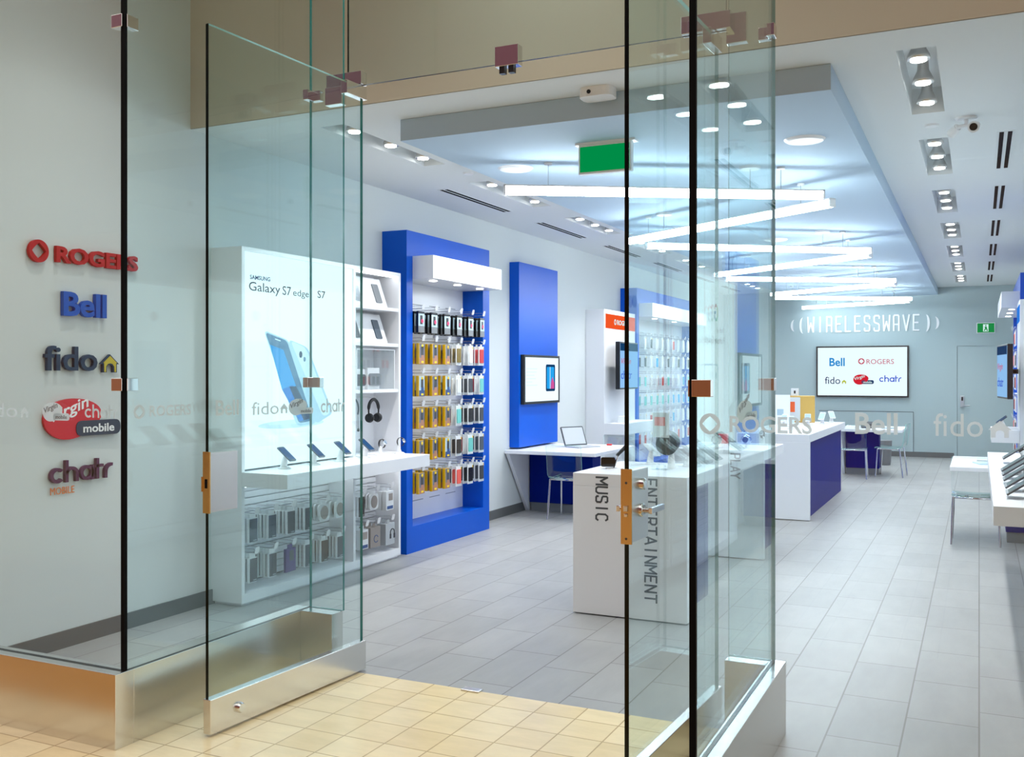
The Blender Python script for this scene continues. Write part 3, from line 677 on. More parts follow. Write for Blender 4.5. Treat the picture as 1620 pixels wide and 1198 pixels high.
# ================================================================== LIGHTBOX CABINETS
def cabinet(root_loc, rz, label, W, lit_w, shelf=(0, 2.02), bay=True, H=2.464, D=.268):
    t = thing('lightbox_cabinet', label, 'display cabinet', root_loc, rz)
    mb = MB(); e = .03
    mb.box(0, e, 0, D, 0.02, H); mb.box(W - e, W, 0, D, .02, H); mb.box(e, W - e, 0, D, H - e, H); mb.box(e, W - e, 0, D, .02, .085); mb.box(e, W - e, D - .01, D, .085, H - e)
    mb.box(lit_w + e, lit_w + 2 * e, 0, D - .01, .085, H - e) if bay else None
    mb.box(.02, W - .02, .02, D, 0, .02)
    mb.build('carcass', 'white_laminate', t)
    mb = MB(); mb.box(e, lit_w + e, .012, .03, .935, H - e); mb.build('light_panel', 'poster_glow', t)
    mb = MB(); mb.box(e, lit_w + e, .03, D - .011, .935, .955); mb.build('panel_base', 'white_laminate', t)
    mb = MB(); mb.box(shelf[0], shelf[1], -.385, -.001, .82, .92); mb.box(e, W - e, -.001, D - .01, .82, .92)
    mb.build('shelf', 'white_laminate', t, bevel=.002)
    # slatted lower panel
    n = 14; mb = MB()
    for k in range(n):
        z = .10 + k * .05; mb.box(e, W - e, D - .03, D - .012, z, z + .042)
    mb.build('slat_panel', 'white_laminate', t)
    MB().box(e + .01, W - e - .01, .04, .06, .806, .819).build('light_strip', 'strip_glow', t)
    if bay:
        x0, x1 = lit_w + 2 * e, W - e
        for z in (1.448, 1.838, 2.142): MB().box(x0, x1, .004, D - .01, z - .014, z + .014).build('shelf_board', 'white_laminate', t)
        MB().box(x0 + .01, x1 - .01, .02, .04, H - e - .012, H - e - .002).build('light_strip', 'strip_glow', t)
        MB().box(x0 + .28, x0 + .32, D - .05, D - .012, .92, 1.434).build('cable_cover', 'white_laminate', t)
    return t
cabL = cabinet((-4.532, 5.23, 0), PI / 2, 'tall white cabinet with glowing phone poster by the left wall', 2.03, 1.29, (.0, 1.87))
# poster print
mb = MB(); PF = front(0, .012, 0)
put_text(mb, 'SAMSUNG', front(.097, .0118, 2.247), 0, w=.214, h=.030, ext=.0004, bold=.02)
put_text(mb, 'Galaxy', front(.086, .0118, 2.148), 1, w=.335, h=.082, ext=.0004, bold=.004)
put_text(mb, 'S7', front(.447, .0118, 2.163), 1, w=.098, h=.064, ext=.0004, bold=.004)
put_text(mb, 'edge', front(.568, .0118, 2.150), 1, w=.187, h=.064, ext=.0004)
put_text(mb, 'S7', front(.862, .0118, 2.170), 1, w=.098, h=.056, ext=.0004, bold=.004)
mb.build('poster_lettering', ['ink_navy', 'ink_black'], cabL)
mb = MB(); q = 0
def layer(pts, m, r=0.0):
    global q; q += 1
    mb.prism(rounded(pts, r) if r else pts, 0, .0003 + q * .0003, front(0, .0118, 0), m)
layer(circle(.56, 1.225, .38, 32, .03), 0)                                                        # phone's shadow drawn into the printed poster picture
layer([(.24, 1.90), (.52, 1.835), (.85, 1.215), (.61, 1.205)], 1, .05)
layer([(.51, 1.845), (.74, 1.79), (1.06, 1.285), (.84, 1.21)], 2, .05)
layer([(.535, 1.835), (.72, 1.785), (1.03, 1.29), (.93, 1.26)], 3, .05)
layer([(.255, 1.885), (.495, 1.832), (.80, 1.24), (.635, 1.225)], 4, .035)
layer([(.305, 1.80), (.455, 1.765), (.60, 1.50), (.44, 1.48)], 6)
layer([(.345, 1.79), (.43, 1.772), (.49, 1.63), (.40, 1.61)], 7)
layer([(.44, 1.48), (.56, 1.51), (.72, 1.25), (.64, 1.24)], 5)
layer([(.60, 1.50), (.52, 1.50), (.69, 1.245), (.79, 1.26)], 8)
layer(circle(.655, 1.735, .018, 16, .025), 8); layer(circle(.70, 1.70, .012, 16, .018), 4)
layer([(.36, 1.845), (.42, 1.833), (.422, 1.825), (.362, 1.837)], 3)
mb.build('poster_picture', ['ink_ice', 'ink_pale', 'ink_pale', 'ink_ice', 'ink_mid', 'ink_blue', 'ink_azure', 'ink_azure', 'ink_deep'], cabL)
# packs under the shelf
yb_ = .268 - .03
rows = {.62: (['slate', 'slate', 'charcoal', 'charcoal', 'disc', 'disc'], 'upper'), .345: (['charcoal', 'charcoal', 'purple', 'slate', 'brown', 'slate'], 'lower')}
for z, (ks, rn) in rows.items():
    for i, k in enumerate(ks):
        lx = .135 + .205 * i; hook(cabL, lx, z, yb_, .0)
        n = 1 if k == 'purple' else (3 if k == 'disc' else 5)
        hang(cabL, [k] * n, lx, z, .025, .03 if n > 3 else .045, f'{NTH[i]} hook, {rn} row under poster', 'packs on hooks under the phone poster')
for z, lst, rn in ((.62, [(1.46, ['brown'] * 2), (1.65, ['disc'] * 5), (1.87, ['whitebox'] * 2)], 'upper'), (.345, [(1.49, ['whitebox'] * 2), (1.66, ['cable'] * 3), (1.88, ['greybox'] * 2)], 'lower')):
    for i, (lx, ks) in enumerate(lst):
        hook(cabL, lx, z, yb_, .0)
        hang(cabL, ks, lx, z, .03, .045 if len(ks) < 4 else .03, f'{NTH[i]} hook, {rn} row under headphones', 'packs on hooks under the headphone bay')
# things in the right bay
def at(root, x, y, z):
    a = root.rotation_euler.z; return (root.location.x + x * math.cos(a) - y * math.sin(a), root.location.y + x * math.sin(a) + y * math.cos(a), z)
def display_board(root, lx, z, w_, label, cols):
    t = thing('display_board', label, 'display board', at(root, lx, .06, z), root.rotation_euler.z)
    mb = MB(); mb.prism([(0, 0), (.012, 0), (.10, .25), (.088, .25)], 0, w_, lambda u, v, d: (d, u, v)); mb.box(0, w_, .0, .15, 0, .004); mb.build('panel', 'white_plastic', t, bevel=.002)
    sl = lambda u, v, d: (u, .4 * .88 * v - d * .93 - .001, v * .93 + .0)
    for x, m in cols:
        p = MB().prism(rrect(x, x + .09, .04, .20, .01), 0, .009, lambda u, v, d: (u, v * .352 - d, v + .0)).build('dummy_phone', m, t, bevel=.002)
    return t
display_board(cabL, 1.40, 2.156, .52, 'white angled board with two round grey gadgets, top shelf of the bay', [(.05, 'silver'), (.36, 'mid_grey')])
display_board(cabL, 1.40, 1.852, .52, 'white angled board with two dark phones, second shelf of the bay', [(.03, 'dark_grey'), (.36, 'pack_slate')])
t = thing('headset_showcase', 'clear acrylic showcase with two grey headset boxes, third shelf of the bay', 'showcase', at(cabL, 1.40, .02, 1.462), cabL.rotation_euler.z)
mb = MB(); mb.box(0, .56, 0, .006, 0, .33); mb.build('cover', 'acrylic', t)
mb = MB(); mb.box(-.008, .568, .0, .012, .33, .338); mb.box(-.008, 0, 0, .012, 0, .33); mb.box(.56, .568, 0, .012, 0, .33); mb.build('frame', 'white_plastic', t)
for x, m, w_, h_ in ((.02, 'dark_grey', .17, .12), (.25, 'mid_grey', .16, .13)):
    b = MB().box(x - .01, x + w_ + .01, .06, .19, 0, h_ + .05).build('gift_box', 'white_plastic', t, bevel=.003)
    MB().prism(rrect(x, x + w_, .03, .03 + h_ * .8, .03), .0, .02, front(0, .06, 0)).build('headset', m, b, bevel=.004)
# headphones hanging in the bay
t = thing('headphones', 'black over-ear headphones hanging in the white bay below the showcase', 'headphones', at(cabL, 1.76, .10, 1.19), cabL.rotation_euler.z)
MB().tube([(.075 * math.cos(a), 0, .10 + .085 * math.sin(a)) for a in [PI * k / 14 for k in range(15)]], [.009] + [.014] * 13 + [.009], 10).build('headband', 'black', t)
for s_ in (-1, 1):
    MB().tube([(s_ * .075, 0, .10), (s_ * .072, 0, .03)], .007, 8).build('yoke', 'black_gloss', t)
    e_ = MB().tube([(s_ * .062, .0, .03), (s_ * .078, 0, .03)], [.04, .036], 20).build('ear_cup', 'black_gloss', t)
    MB().tube([(s_ * .040, .0, .03), (s_ * .061, 0, .03)], [.033, .041], 20).build('ear_pad', 'black', e_)
MB().tube([(0, .0, .185), (0, .0, .2)], .006, 8).build('hanger', 'white_plastic', t); MB().tube([(0, .16, .205), (0, -.02, .205)], .006, 8).build('peg', 'white_plastic', t)
t = thing('neckband_earphones', 'dark neckband earphones hanging left of the over-ear headphones', 'earphones', at(cabL, 1.46, .10, 1.13), cabL.rotation_euler.z)
MB().tube([(.075 * math.cos(a), 0, .17 + .09 * math.sin(a)) for a in [-.5 + (PI + 1.0) * k / 18 for k in range(19)]], .007, 8).build('neckband', 'pack_slate', t)
for s_ in (-1, 1):
    c = MB().tube([(s_ * .066, 0, .127), (s_ * .07, .0, .06), (s_ * .066, -.005, .0)], .002, 6).build('cable', 'dark_grey', t)
    MB().tube([(s_ * .066, -.005, .006), (s_ * .05, -.015, -.006)], [.009, .011], 10).build('earbud', 'black', c)
MB().tube([(0, .16, .256), (0, -.02, .256)], .006, 8).build('peg', 'white_plastic', t)

# ================================================================== PHONE STANDS
def phone_stand(loc, rz, label, kind='phone', scale=1.0, group='phones on anti-theft stands'):
    t = thing('watch_stand' if kind == 'watch' else 'phone_stand', label, 'display watch' if kind == 'watch' else 'display phone', loc, rz, group)
    MB().lathe([(.045, 0), (.045, .006), (.032, .014)], (0, 0, 0), 24).build('base', 'white_plastic', t)
    if kind == 'watch':
        MB().tube([(0, 0, .01), (0, .01, .055), (0, .0, .075)], [.02, .014, .012], 14).build('post', 'white_plastic', t)
        mb = MB(); n = 20
        for k in range(n):
            a0 = -.9 + (2 * PI - 1.0) * k / n; a1 = -.9 + (2 * PI - 1.0) * (k + 1) / n
            mb.add([(s_ * .011, .028 * math.cos(a) - .01, .10 + .034 * math.sin(a)) for a in (a0, a1) for s_ in (-1, 1)], [(0, 1, 3, 2)], 0, True)
        b = mb.build('strap', 'black', t, flip=False); b.modifiers.new('thick', 'SOLIDIFY').thickness = .004
        MB().tube([(0, -.044, .115), (0, -.032, .108)], [.019, .02], 20).build('watch_face', 'steel_polished', t)
    else:
        wh = kind == 'white'
        MB().tube([(0, .01, .01), (0, .0, .06), (0, -.012, .098)], [.027, .020, .016], 16).build('post', 'white_plastic', t)
        R = Matrix.Translation((0, -.016, .105)) @ Matrix.Rotation(math.radians(38), 4, 'X')
        p = MB().prism(rrect(-.037, .037, -.074, .074, .010), -.004, .004, lambda u, v, d: (u, v, d)).xform(R).build('phone', 'white_plastic' if wh else 'pack_slate', t, bevel=.0015)
        MB().prism(rrect(-.033, .033, -.062, .062, .003), .004, .0046, lambda u, v, d: (u, v, d)).xform(R).build('screen', 'pack_sky' if wh else 'screen_tile', p)
    MB().tube([(0, .045, .006), (.03, .09, .004), (.06, .12, .004), (.05, .16, .004)], .003, 6).build('cable', 'white_plastic', t)
    return t
ps = phone_stand((-4.43, 5.56, .92), PI / 2, 'tilted dark phone on white stand, nearest to the doorway on the long shelf')
dup(ps, (-4.43, 5.90, .92), PI / 2, 'tilted dark phone on white stand, second along the shelf under the poster')
dup(ps, (-4.42, 6.22, .92), PI / 2, 'tilted dark phone on white stand, third along the shelf under the poster')
dup(ps, (-4.42, 6.55, .92), PI / 2, 'tilted dark phone on white stand below the neckband earphones')
ws = phone_stand((-4.42, 6.78, .92), PI / 2, 'smart watch on white stand below the black headphones', 'watch', group='display watches')
dup(ws, (-4.40, 7.03, .92), PI / 2 + .3, 'smart watch on white stand at the far end of the long shelf, against blue')

# ================================================================== BLUE ACCESSORY WALLS
def blue_wall(root_loc, rz, label, W, cols, D=.255, H=2.86):
    t = thing('accessory_wall', label, 'display wall', root_loc, rz)
    l, r, b, top = .10, W - .14, .235, 2.64
    mb = MB(); mb.box(0, l, 0, D, 0, H); mb.box(r, W, 0, D, 0, H); mb.box(l, r, 0, D, top, H); mb.box(l, r, 0, D, 0, b); mb.build('frame', 'blue_paint', t)
    mb = MB(); mb.box(l, r, D - .02, D - .001, b, top)
    mb.build('back_panel', 'white_laminate', t)
    mb = MB()
    for z in (2.24, .40, 2.0, 1.70, 1.42, 1.12, .84):
        n = max(2, int((r - l) / .33))
        for k in range(n): x = l + .06 + (r - l - .1) * k / n; mb.box(x, x + .2, D - .0215, D - .02, z, z + .006)
    mb.build('peg_slots', 'mid_grey', t)
    mb = MB(); mb.box(l + .002, r - .002, -.21, D - .021, 2.435, top); h = mb.build('header', 'white_laminate', t, bevel=.003)
    for k in range(3):
        x = l + (r - l) * (k + .5) / 3; MB().lathe([(.035, -.003), (.035, .001)], (x, -.08, 2.434), 20).build('downlight', 'spot_glow', h)
        ld = bpy.data.lights.new('header_lamp', 'SPOT'); ld.energy = 9; ld.spot_size = 2.0; ld.spot_blend = 1; ld.shadow_soft_size = .03; ld.color = (.95, .98, 1)
        lo = bpy.data.objects.new('header_lamp', ld); C.objects.link(lo); lo.parent = t; lo.location = (x, -.08, 2.425)
    return t
ROWZ = [2.17, 1.885, 1.595, 1.305, 1.015, .725]
blue1 = blue_wall((-4.545, 7.38, 0), PI / 2, 'blue accessory wall of hanging phone cases right of the poster cabinet', 1.61, 6)
PLAN = [['black'] * 6, ['yellow', 'yellow', 'yellow', 'clear_olive', 'clear_white', 'clear_red'], ['yellowblue', 'yellow', 'yellowblue', 'clear_white', 'clear_grey', 'clear_teal'],
        ['yellow', 'yellow', 'yellow', 'clear_maroon', 'clear_black', 'clear_grey'], ['yellow', 'yellow', 'yellowblue', 'clear_brown', 'clear_teal', 'clear_slate'], ['yellow', 'yellow', 'yellow', 'clear_coral', 'clear_black', 'clear_grey']]
for r_, z in enumerate(ROWZ):
    for c_, k in enumerate(PLAN[r_]):
        lx = .175 + .237 * c_; hook(blue1, lx, z, .235, -.05)
        n = 5 if k == 'black' else (4 if k.startswith('y') else 4)
        ks = [k] * n
        if k == 'clear_teal': ks = ['clear_teal', 'clear_white', 'clear_red', 'clear_red']
        if k == 'clear_maroon': ks = ['clear_teal', 'clear_white', 'clear_maroon', 'clear_maroon']
        if k == 'clear_coral': ks = ['clear_coral', 'clear_coral', 'clear_black', 'clear_black']
        hang(blue1, ks, lx, z, -.035, .05 if n < 5 else .042, f'{NTH[c_]} hook, {NTH[r_]} row, near blue wall', 'phone case packs on the near blue wall')
blue3 = blue_wall((-4.545, 13.80, 0), PI / 2, 'long blue accessory wall beyond the white kiosk on the left', 3.4, 10)
P3 = ['clear_white', 'clear_grey', 'clear_white', 'clear_cyan', 'clear_white', 'clear_red']
for r_, z in enumerate(ROWZ):
    for c_ in range(10):
        lx = .28 + .30 * c_; hook(blue3, lx, z, .235, -.05)
        k = ['clear_white', P3[r_], 'clear_teal' if r_ in (2, 3) else 'clear_white', P3[(r_ + c_) % 6]][(c_ * 3 + r_) % 4] if r_ != 3 else ('clear_cyan' if c_ > 4 else 'clear_teal')
        hang(blue3, [k, k], lx, z, -.035, .09, f'{NTH[c_]} hook, {NTH[r_]} row, far blue wall', 'packs on the far left blue wall')
# ================================================================== BLUE SCREEN PANELS + DESKS
def screen(loc, rz, w_, h_, label, picture_fn=None, depth=.045, name='display_screen'):
    t = thing(name, label, 'screen', loc, rz)
    b = .028
    mb = MB(); mb.box(0, w_, 0, depth, 0, b); mb.box(0, w_, 0, depth, h_ - b, h_); mb.box(0, b, 0, depth, b, h_ - b); mb.box(w_ - b, w_, 0, depth, b, h_ - b); mb.box(b, w_ - b, depth * .5, depth, b, h_ - b)
    mb.build('bezel', 'black', t)
    MB().box(b, w_ - b, .006, .012, b, h_ - b).build('lit_screen', 'screen_white', t)
    if picture_fn: picture_fn(t)
    return t
def promo(t):
    mb = MB()
    for k, l_ in enumerate((.30, .28, .22, .26, .16, .30)):
        mb.box(.07, .07 + l_, .005, .006, .40 - k * .038, .412 - k * .038, 0)
    mb.build('screen_text', 'ink_ice', t)
    mb = MB(); mb.prism(rrect(.62, .90, .14, .46, .03), 0, .0006, front(0, .006, 0), 0); mb.prism(rrect(.65, .87, .17, .43, .02), 0, .001, front(0, .006, 0), 1)
    mb.prism([(.76, .17), (.87, .17), (.87, .24), (.82, .31), (.78, .26)], 0, .0014, front(0, .006, 0), 2); mb.box(.74, .752, .0045, .0052, .17, .43, 3); mb.build('screen_picture', ['ink_deep', 'ink_azure', 'ink_pink', 'ink_ice'], t)
def screen_panel(loc, rz, label, W=1.12, z0=.76, H=2.857, D=.12):
    t = thing('blue_wall_panel', label, 'wall panel', loc, rz)
    MB().box(0, W, 0, D, z0, H).build('panel', 'blue_paint', t, bevel=.002)
    return t
screen_panel((-4.68, 10.0, 0), PI / 2, 'tall blue wall panel behind the left desk', 1.12)
screen((-4.632, 10.04, 1.245), PI / 2, 1.03, .565, 'flat screen with blue phone picture on the left blue panel', promo)
def desk(loc, rz, label, W, D, leg=True, ped=(.10, .72)):
    """white service desk: front edge along local x at y=0, wall end at x=0"""
    t = thing('service_desk', label, 'desk', loc, rz)
    MB().box(0, W, 0, D, .70, .74).build('desk_top', 'white_laminate', t, bevel=.003)
    p = MB().box(ped[0], ped[1], D * .42, D * .62, .10, .70).build('pedestal', 'blue_inside', t, bevel=.002)
    MB().box(ped[0] + .01, ped[1] - .01, D * .43, D * .61, 0, .10).build('plinth_base', 'mid_grey', p)
    MB().prism([(.02, .70), (D * .62, .70), (D * .62, 0), (D * .42, 0)], .004, .045, lambda u, v, d: (d, u, v)).build('leg_panel', 'white_laminate', t)
    return t
desk((WL + .013, 9.85, 0), 0, 'white service desk under the screen on the left blue panel', 1.08, 1.3, True, (.06, .84))
# ================================================================== ACRYLIC CHAIRS
def make_chair(label):
    """seat opens towards +y, backrest at -y"""
    t = thing('acrylic_chair', label, 'chair', (0, 0, 0), 0, 'clear acrylic chairs')
    prof = [(.205, .445), (.20, .46), (.17, .466), (.05, .456), (-.10, .452), (-.165, .462), (-.195, .49), (-.21, .54), (-.225, .66), (-.245, .80), (-.25, .82)]
    def shell(pr, hw, name):
        mb = MB(); n = len(pr)
        for j, x in enumerate((-hw, -hw * .6, 0, hw * .6, hw)):
            for y, z in pr: mb.v.append((x, y + (.012 * (1 - (x / hw) ** 2) if z > .5 else 0), z - (.010 * (1 - (x / hw) ** 2) if z < .47 else 0)))
        for j in range(4):
            for i in range(n - 1): mb.f.append([j * n + i, j * n + i + 1, (j + 1) * n + i + 1, (j + 1) * n + i]); mb.m.append(0); mb.s.append(True)
        o = mb.build(name, ['acrylic', 'glass_edge_light'], t, flip=False); s_ = o.modifiers.new('thick', 'SOLIDIFY'); s_.thickness = .008; s_.material_offset_rim = 1; return o
    shell(prof[:6], .205, 'seat'); shell(prof[5:], .205, 'backrest')
    for sx in (-1, 1):
        MB().tube([(sx * .19, .16, .44), (sx * .205, .19, .0)], .0105, 10).build('leg', 'chrome', t)
        MB().tube([(sx * .19, -.16, .44), (sx * .205, -.205, .0)], .0105, 10).build('leg', 'chrome', t)
    mb = MB(); mb.tube([(-.19, .16, .435), (.19, .16, .435), (.19, -.16, .435), (-.19, -.16, .435), (-.19, .16, .435)], .0105, 10); mb.build('seat_frame', 'chrome', t)
    return t
ch = make_chair('clear acrylic chair tucked under the left wall desk')
ch.location = (-4.06, 10.05, 0)
dup(ch, (-.03, 10.22, 0), 0, 'clear acrylic chair with chrome legs beside the right wall shelf')
dup(ch, (-1.75, 15.82, 0), .05, 'clear acrylic chair with its back to us at the rear desk')
dup(ch, (-1.24, 16.30, 0), PI / 2 - .1, 'clear acrylic chair seen side on at the right of the rear desk')
dup(ch, (-4.05, 11.35, 0), PI, 'clear acrylic chair on the far side of the left wall desk')
# laptop
t = thing('laptop', 'open silver laptop on the left wall desk', 'laptop', (-4.15, 10.62, .74), math.radians(62))
MB().prism(rrect(-.17, .17, -.12, .12, .012), 0, .016, lambda u, v, d: (u, v, d)).build('base', 'silver', t, bevel=.002)
MB().box(-.145, .145, -.01, .10, .0162, .0172).build('keyboard', 'light_grey', t)
R = Matrix.Translation((0, .12, .014)) @ Matrix.Rotation(math.radians(-22), 4, 'X')
l_ = MB().prism(rrect(-.17, .17, 0, .235, .012), 0, .008, lambda u, v, d: (u, d, v)).xform(R).build('lid', 'dark_grey', t, bevel=.002)
MB().box(-.155, .155, -.002, -.0005, .018, .222).xform(R).build('screen', 'light_grey', l_)
tag(MB().box(-.03, .03, -.02, .02, 0, .02).build('stapler', 'pack_red', bevel=.006, loc=(-3.97, 11.02, .74)), 'small red stapler behind the laptop on the left desk', 'stapler')

# ================================================================== WHITE KIOSKS WITH SCREEN ON ARM
def kiosk(loc, rz, label, flip=False, col='sign_orange', words='ROGERS'):
    t = thing('carrier_kiosk', label, 'display kiosk', loc, rz)
    W = 1.30 if not flip else .90
    MB().box(0, W, 0, .268, 0, 2.464).build('body', 'white_laminate', t, bevel=.003)
    MB().box(.05, W - .02, -.006, 0, 2.21, 2.405).build('header_sign', col, t)
    mb = MB()
    if words:
        ring_logo(mb, front(.42, -.006, 2.305), 0, 0, .04, 0, .002); put_text(mb, words, front(.50, -.006, 2.27), 0, w=.5, h=.07, ext=.001, bold=.03)
        mb.build('header_lettering', 'exit_white', t)
    MB().box(.0, W, -.30, -.001, .78, .93).build('shelf', 'white_laminate', t, bevel=.003)
    return t
kL = kiosk((-4.53, 12.37, 0), PI / 2, 'white kiosk with orange header sign beyond the left desk')
tag(MB().box(.25, .36, -.22, -.10, .93, 1.02).build('card_box', 'pack_white', loc=(-4.53, 12.37, 0), rz=PI / 2, bevel=.003), 'small white box on the shelf of the orange header kiosk', 'box')
def arm_screen(loc, rz, label):
    t = thing('arm_mounted_screen', label, 'screen', loc, rz)
    w_, h_ = .78, .64
    mb = MB(); mb.box(0, w_, 0, .06, 0, h_); mb.build('casing', 'black', t, bevel=.006)
    s_ = MB().box(.02, w_ - .02, -.003, 0, .02, h_ - .02).build('lit_screen', 'screen_pale', t)
    mb = MB(); mb.box(.02, w_ - .02, -.0045, -.003, h_ - .12, h_ - .02, 0); put_text(mb, 'Virgin', front(.06, -.003, .32), 1, w=.4, h=.10, ext=.001, shear=.3); put_text(mb, 'chatr', front(.05, -.003, .14), 2, w=.45, h=.11, ext=.001); mb.build('screen_picture', ['ink_deep', 'ink_rose', 'ink_royal'], s_)
    MB().tube([(w_ * .5, .06, h_ * .5), (w_ * .5 + .05, .16, h_ * .5)], .03, 10).build('mount_arm', 'black', t)
    return t
arm_screen((-4.33, 12.42, 1.385), PI / 2 , 'black framed screen on an arm in front of the orange header kiosk')

# ================================================================== RIGHT WALL (mirror side)
cabR1 = cabinet((.45, 7.60, 0), -PI / 2, 'white lightbox cabinet on the right wall nearest the entrance', 2.1, 1.35, (.0, 2.06))
mb = MB()
mb.prism([(.68 + .045 * math.cos(a) * (1 + .10 * math.cos(2 * a)), 2.14 + .05 * math.sin(a) * (1 - .18 * (abs(math.cos(a)) < .35) * (math.sin(a) > 0))) for a in [2 * PI * k / 32 for k in range(32)]], 0, .0006, front(0, .0118, 0), 0)
mb.prism(rrect(.45, .95, 1.05, 1.9, .05), 0, .0006, front(0, .0118, 0), 1); mb.prism(rrect(.48, .92, 1.1, 1.82, .01), 0, .001, front(0, .0118, 0), 2); mb.build('poster_picture', ['ink_grey', 'ink_ice', 'ink_pale'], cabR1)
cabR2 = cabinet((.45, 9.36, 0), -PI / 2, 'white lightbox cabinet on the right wall next to the blue desk panel', 1.74, 1.68, (.0, 1.74), bay=False)
mb = MB(); G = front(.80, .0118, 2.13)
for a0, a1, m in ((.55, 2.2, 0), (2.2, 3.6, 1), (3.6, 4.9, 2), (4.9, 6.28, 3)): ring(mb, 0, 0, .075, .052, G, 0, .0006, m, 12, a0, a1)
mb.prism([(0, -.012), (.075, -.012), (.075, .012), (0, .012)], 0, .0007, G, 3)
put_text(mb, 'Phone by Google', front(.47, .0118, 1.84), 4, w=.72, h=.085, ext=.0004)
put_text(mb, 'Pixel', front(.50, .0118, 1.96), 4, w=.14, h=.05, ext=.0004)
mb.prism(rrect(.72, 1.22, .97, 1.68, .07), 0, .0006, front(0, .0118, 0), 5); mb.prism(rrect(.735, 1.205, .985, 1.665, .06), 0, .0009, front(0, .0118, 0), 6); mb.prism(circle(.80, 1.58, .03), 0, .0012, front(0, .0118, 0), 5)
mb.build('poster_picture', ['ink_red', 'ink_lime', 'ink_green', 'ink_bell', 'ink_grey', 'ink_pale', 'poster_glow'], cabR2)
def tablet(loc, rz, label, w_=.24, h_=.17):
    t = thing('tablet_stand', label, 'display tablet', loc, rz, 'tablets along the right wall shelf')
    MB().lathe([(.05, 0), (.05, .008), (.036, .016)], (0, 0, 0), 24).build('base', 'white_plastic', t)
    MB().tube([(0, .02, .012), (0, .02, .07), (0, .0, .10)], [.026, .02, .017], 14).build('post', 'white_plastic', t)
    R = Matrix.Translation((0, -.005, .115)) @ Matrix.Rotation(math.radians(35), 4, 'X')
    p = MB().prism(rrect(-w_ / 2, w_ / 2, -h_, h_ * .75, .012), -.005, .005, lambda u, v, d: (u, v, d)).xform(R).build('tablet', 'dark_grey', t, bevel=.002)
    MB().prism(rrect(-w_ / 2 + .012, w_ / 2 - .012, -h_ + .015, h_ * .75 - .015, .003), .005, .0056, lambda u, v, d: (u, v, d)).xform(R).build('screen', 'black_gloss', p)
    MB().box(-.02, .02, -.02, .02, -.024, -.004).xform(R).build('clamp', 'black', t)
    return t
tb = tablet((.27, 5.95, .92), -PI / 2, 'dark tablet on stand, nearest the entrance on the right wall shelf', .18, .16)
for y, lab in ((6.30, 'second from the entrance'), (6.72, 'third from the entrance'), (7.05, 'fourth from the entrance'), (7.35, 'fifth from the entrance')):
    dup(tb, (.27, y, .92), -PI / 2, f'dark tablet on stand, {lab} on the right wall shelf')
tablet((.28, 8.25, .92), -PI / 2, 'silver edged tablet on stand at the far end of the right wall shelf', .2, .14)
desk((WR - .013, 11.15, 0), PI, 'white service desk on the right beyond the tablet shelf', .95, 1.3, False, (.1, .48))
screen_panel((.60, 11.12, 0), -PI / 2, 'tall blue wall panel behind the right desk', 1.12)
screen((.555, 11.07, 1.245), -PI / 2, 1.03, .565, 'flat screen on the right blue panel', promo)
t = thing('brochure_holder', 'clear acrylic brochure holder on the right desk', 'brochure holder', (.12, 10.6, .74))
MB().box(-.14, .14, 0, .008, 0, .11).build('panel', 'acrylic', t); MB().box(-.14, .14, -.03, .04, 0, .006).build('foot', 'acrylic', t)
tag(MB().box(-.08, .08, -.11, .11, 0, .012).build('leaflet_stack', 'pack_sky', loc=(.05, 10.28, .74), rz=.3, bevel=.001), 'stack of pale leaflets on the right desk', 'leaflets')
kR = kiosk((.43, 13.78, 0), -PI / 2, 'white kiosk near the far end of the right wall', True, 'screen_blue', None)
arm_screen((.20, 13.40, 1.30), -PI / 2 + .12, 'black backed screen on an arm at the right wall kiosk')
blueR = blue_wall((.465, 16.6, 0), -PI / 2, 'blue accessory wall at the far end of the right wall', 2.8, 8)
for r_, z in enumerate(ROWZ):
    for c_ in (5, 6, 7):
        lx = .28 + .30 * c_; hook(blueR, lx, z, .235, -.05)
        k = ['clear_coral', 'clear_white', 'clear_grey'][(r_ + c_) % 3]
        hang(blueR, [k, k], lx, z, -.035, .09, f'{NTH[7 - c_]} hook, {NTH[r_]} row, right blue wall', 'packs on the right blue wall')
for i, (y, z) in enumerate(((13.1, .93), (13.3, .93), (13.5, .93))):
    d_ = ('black handset on white stand, {} on the right kiosk shelf').format(('nearest', 'middle', 'farthest')[i])
    dup(ps, (.26, y, z), -PI / 2, d_)

# ================================================================== DISPLAY TABLES
def table(loc, label, W, L, words, inset=.10):
    t = thing('display_table', label, 'display table', loc)
    MB().box(0, W, 0, L, .85, .935).build('table_top', 'white_laminate', t, bevel=.003)
    MB().box(0, W, 0, .055, 0.008, .85).build('end_panel', 'white_laminate', t, bevel=.002)
    MB().box(inset, W - inset, .056, L - .03, .0, .85).build('pedestal', 'blue_inside', t, bevel=.002)
    mb = MB()
    for body, x, z0, z1, h_ in words:
        mb = MB(); tall_word(mb, body, lambda u, v, d, x=x, z0=z0: (x + v, -.0005 - d * .2, z0 - u), abs(z1 - z0), h_, .002, 0, .09, .76); mb.build('lettering', 'text_grey', t)
    return t
table((-2.44, 6.06, 0), 'white display table with rotated grey words, nearest the doorway', .775, .96, [('MUSIC', .16, .911, .613, .088), ('ENTErTaINMENT', .495, .918, .111, .085)])
table((-2.44, 8.45, 0), 'white display table, second from the doorway', .785, .93, [('PLaY', .50, .905, .68, .088)])
table((-2.44, 10.92, 0), 'long white display table, third from the doorway', .79, 3.1, [], .05)
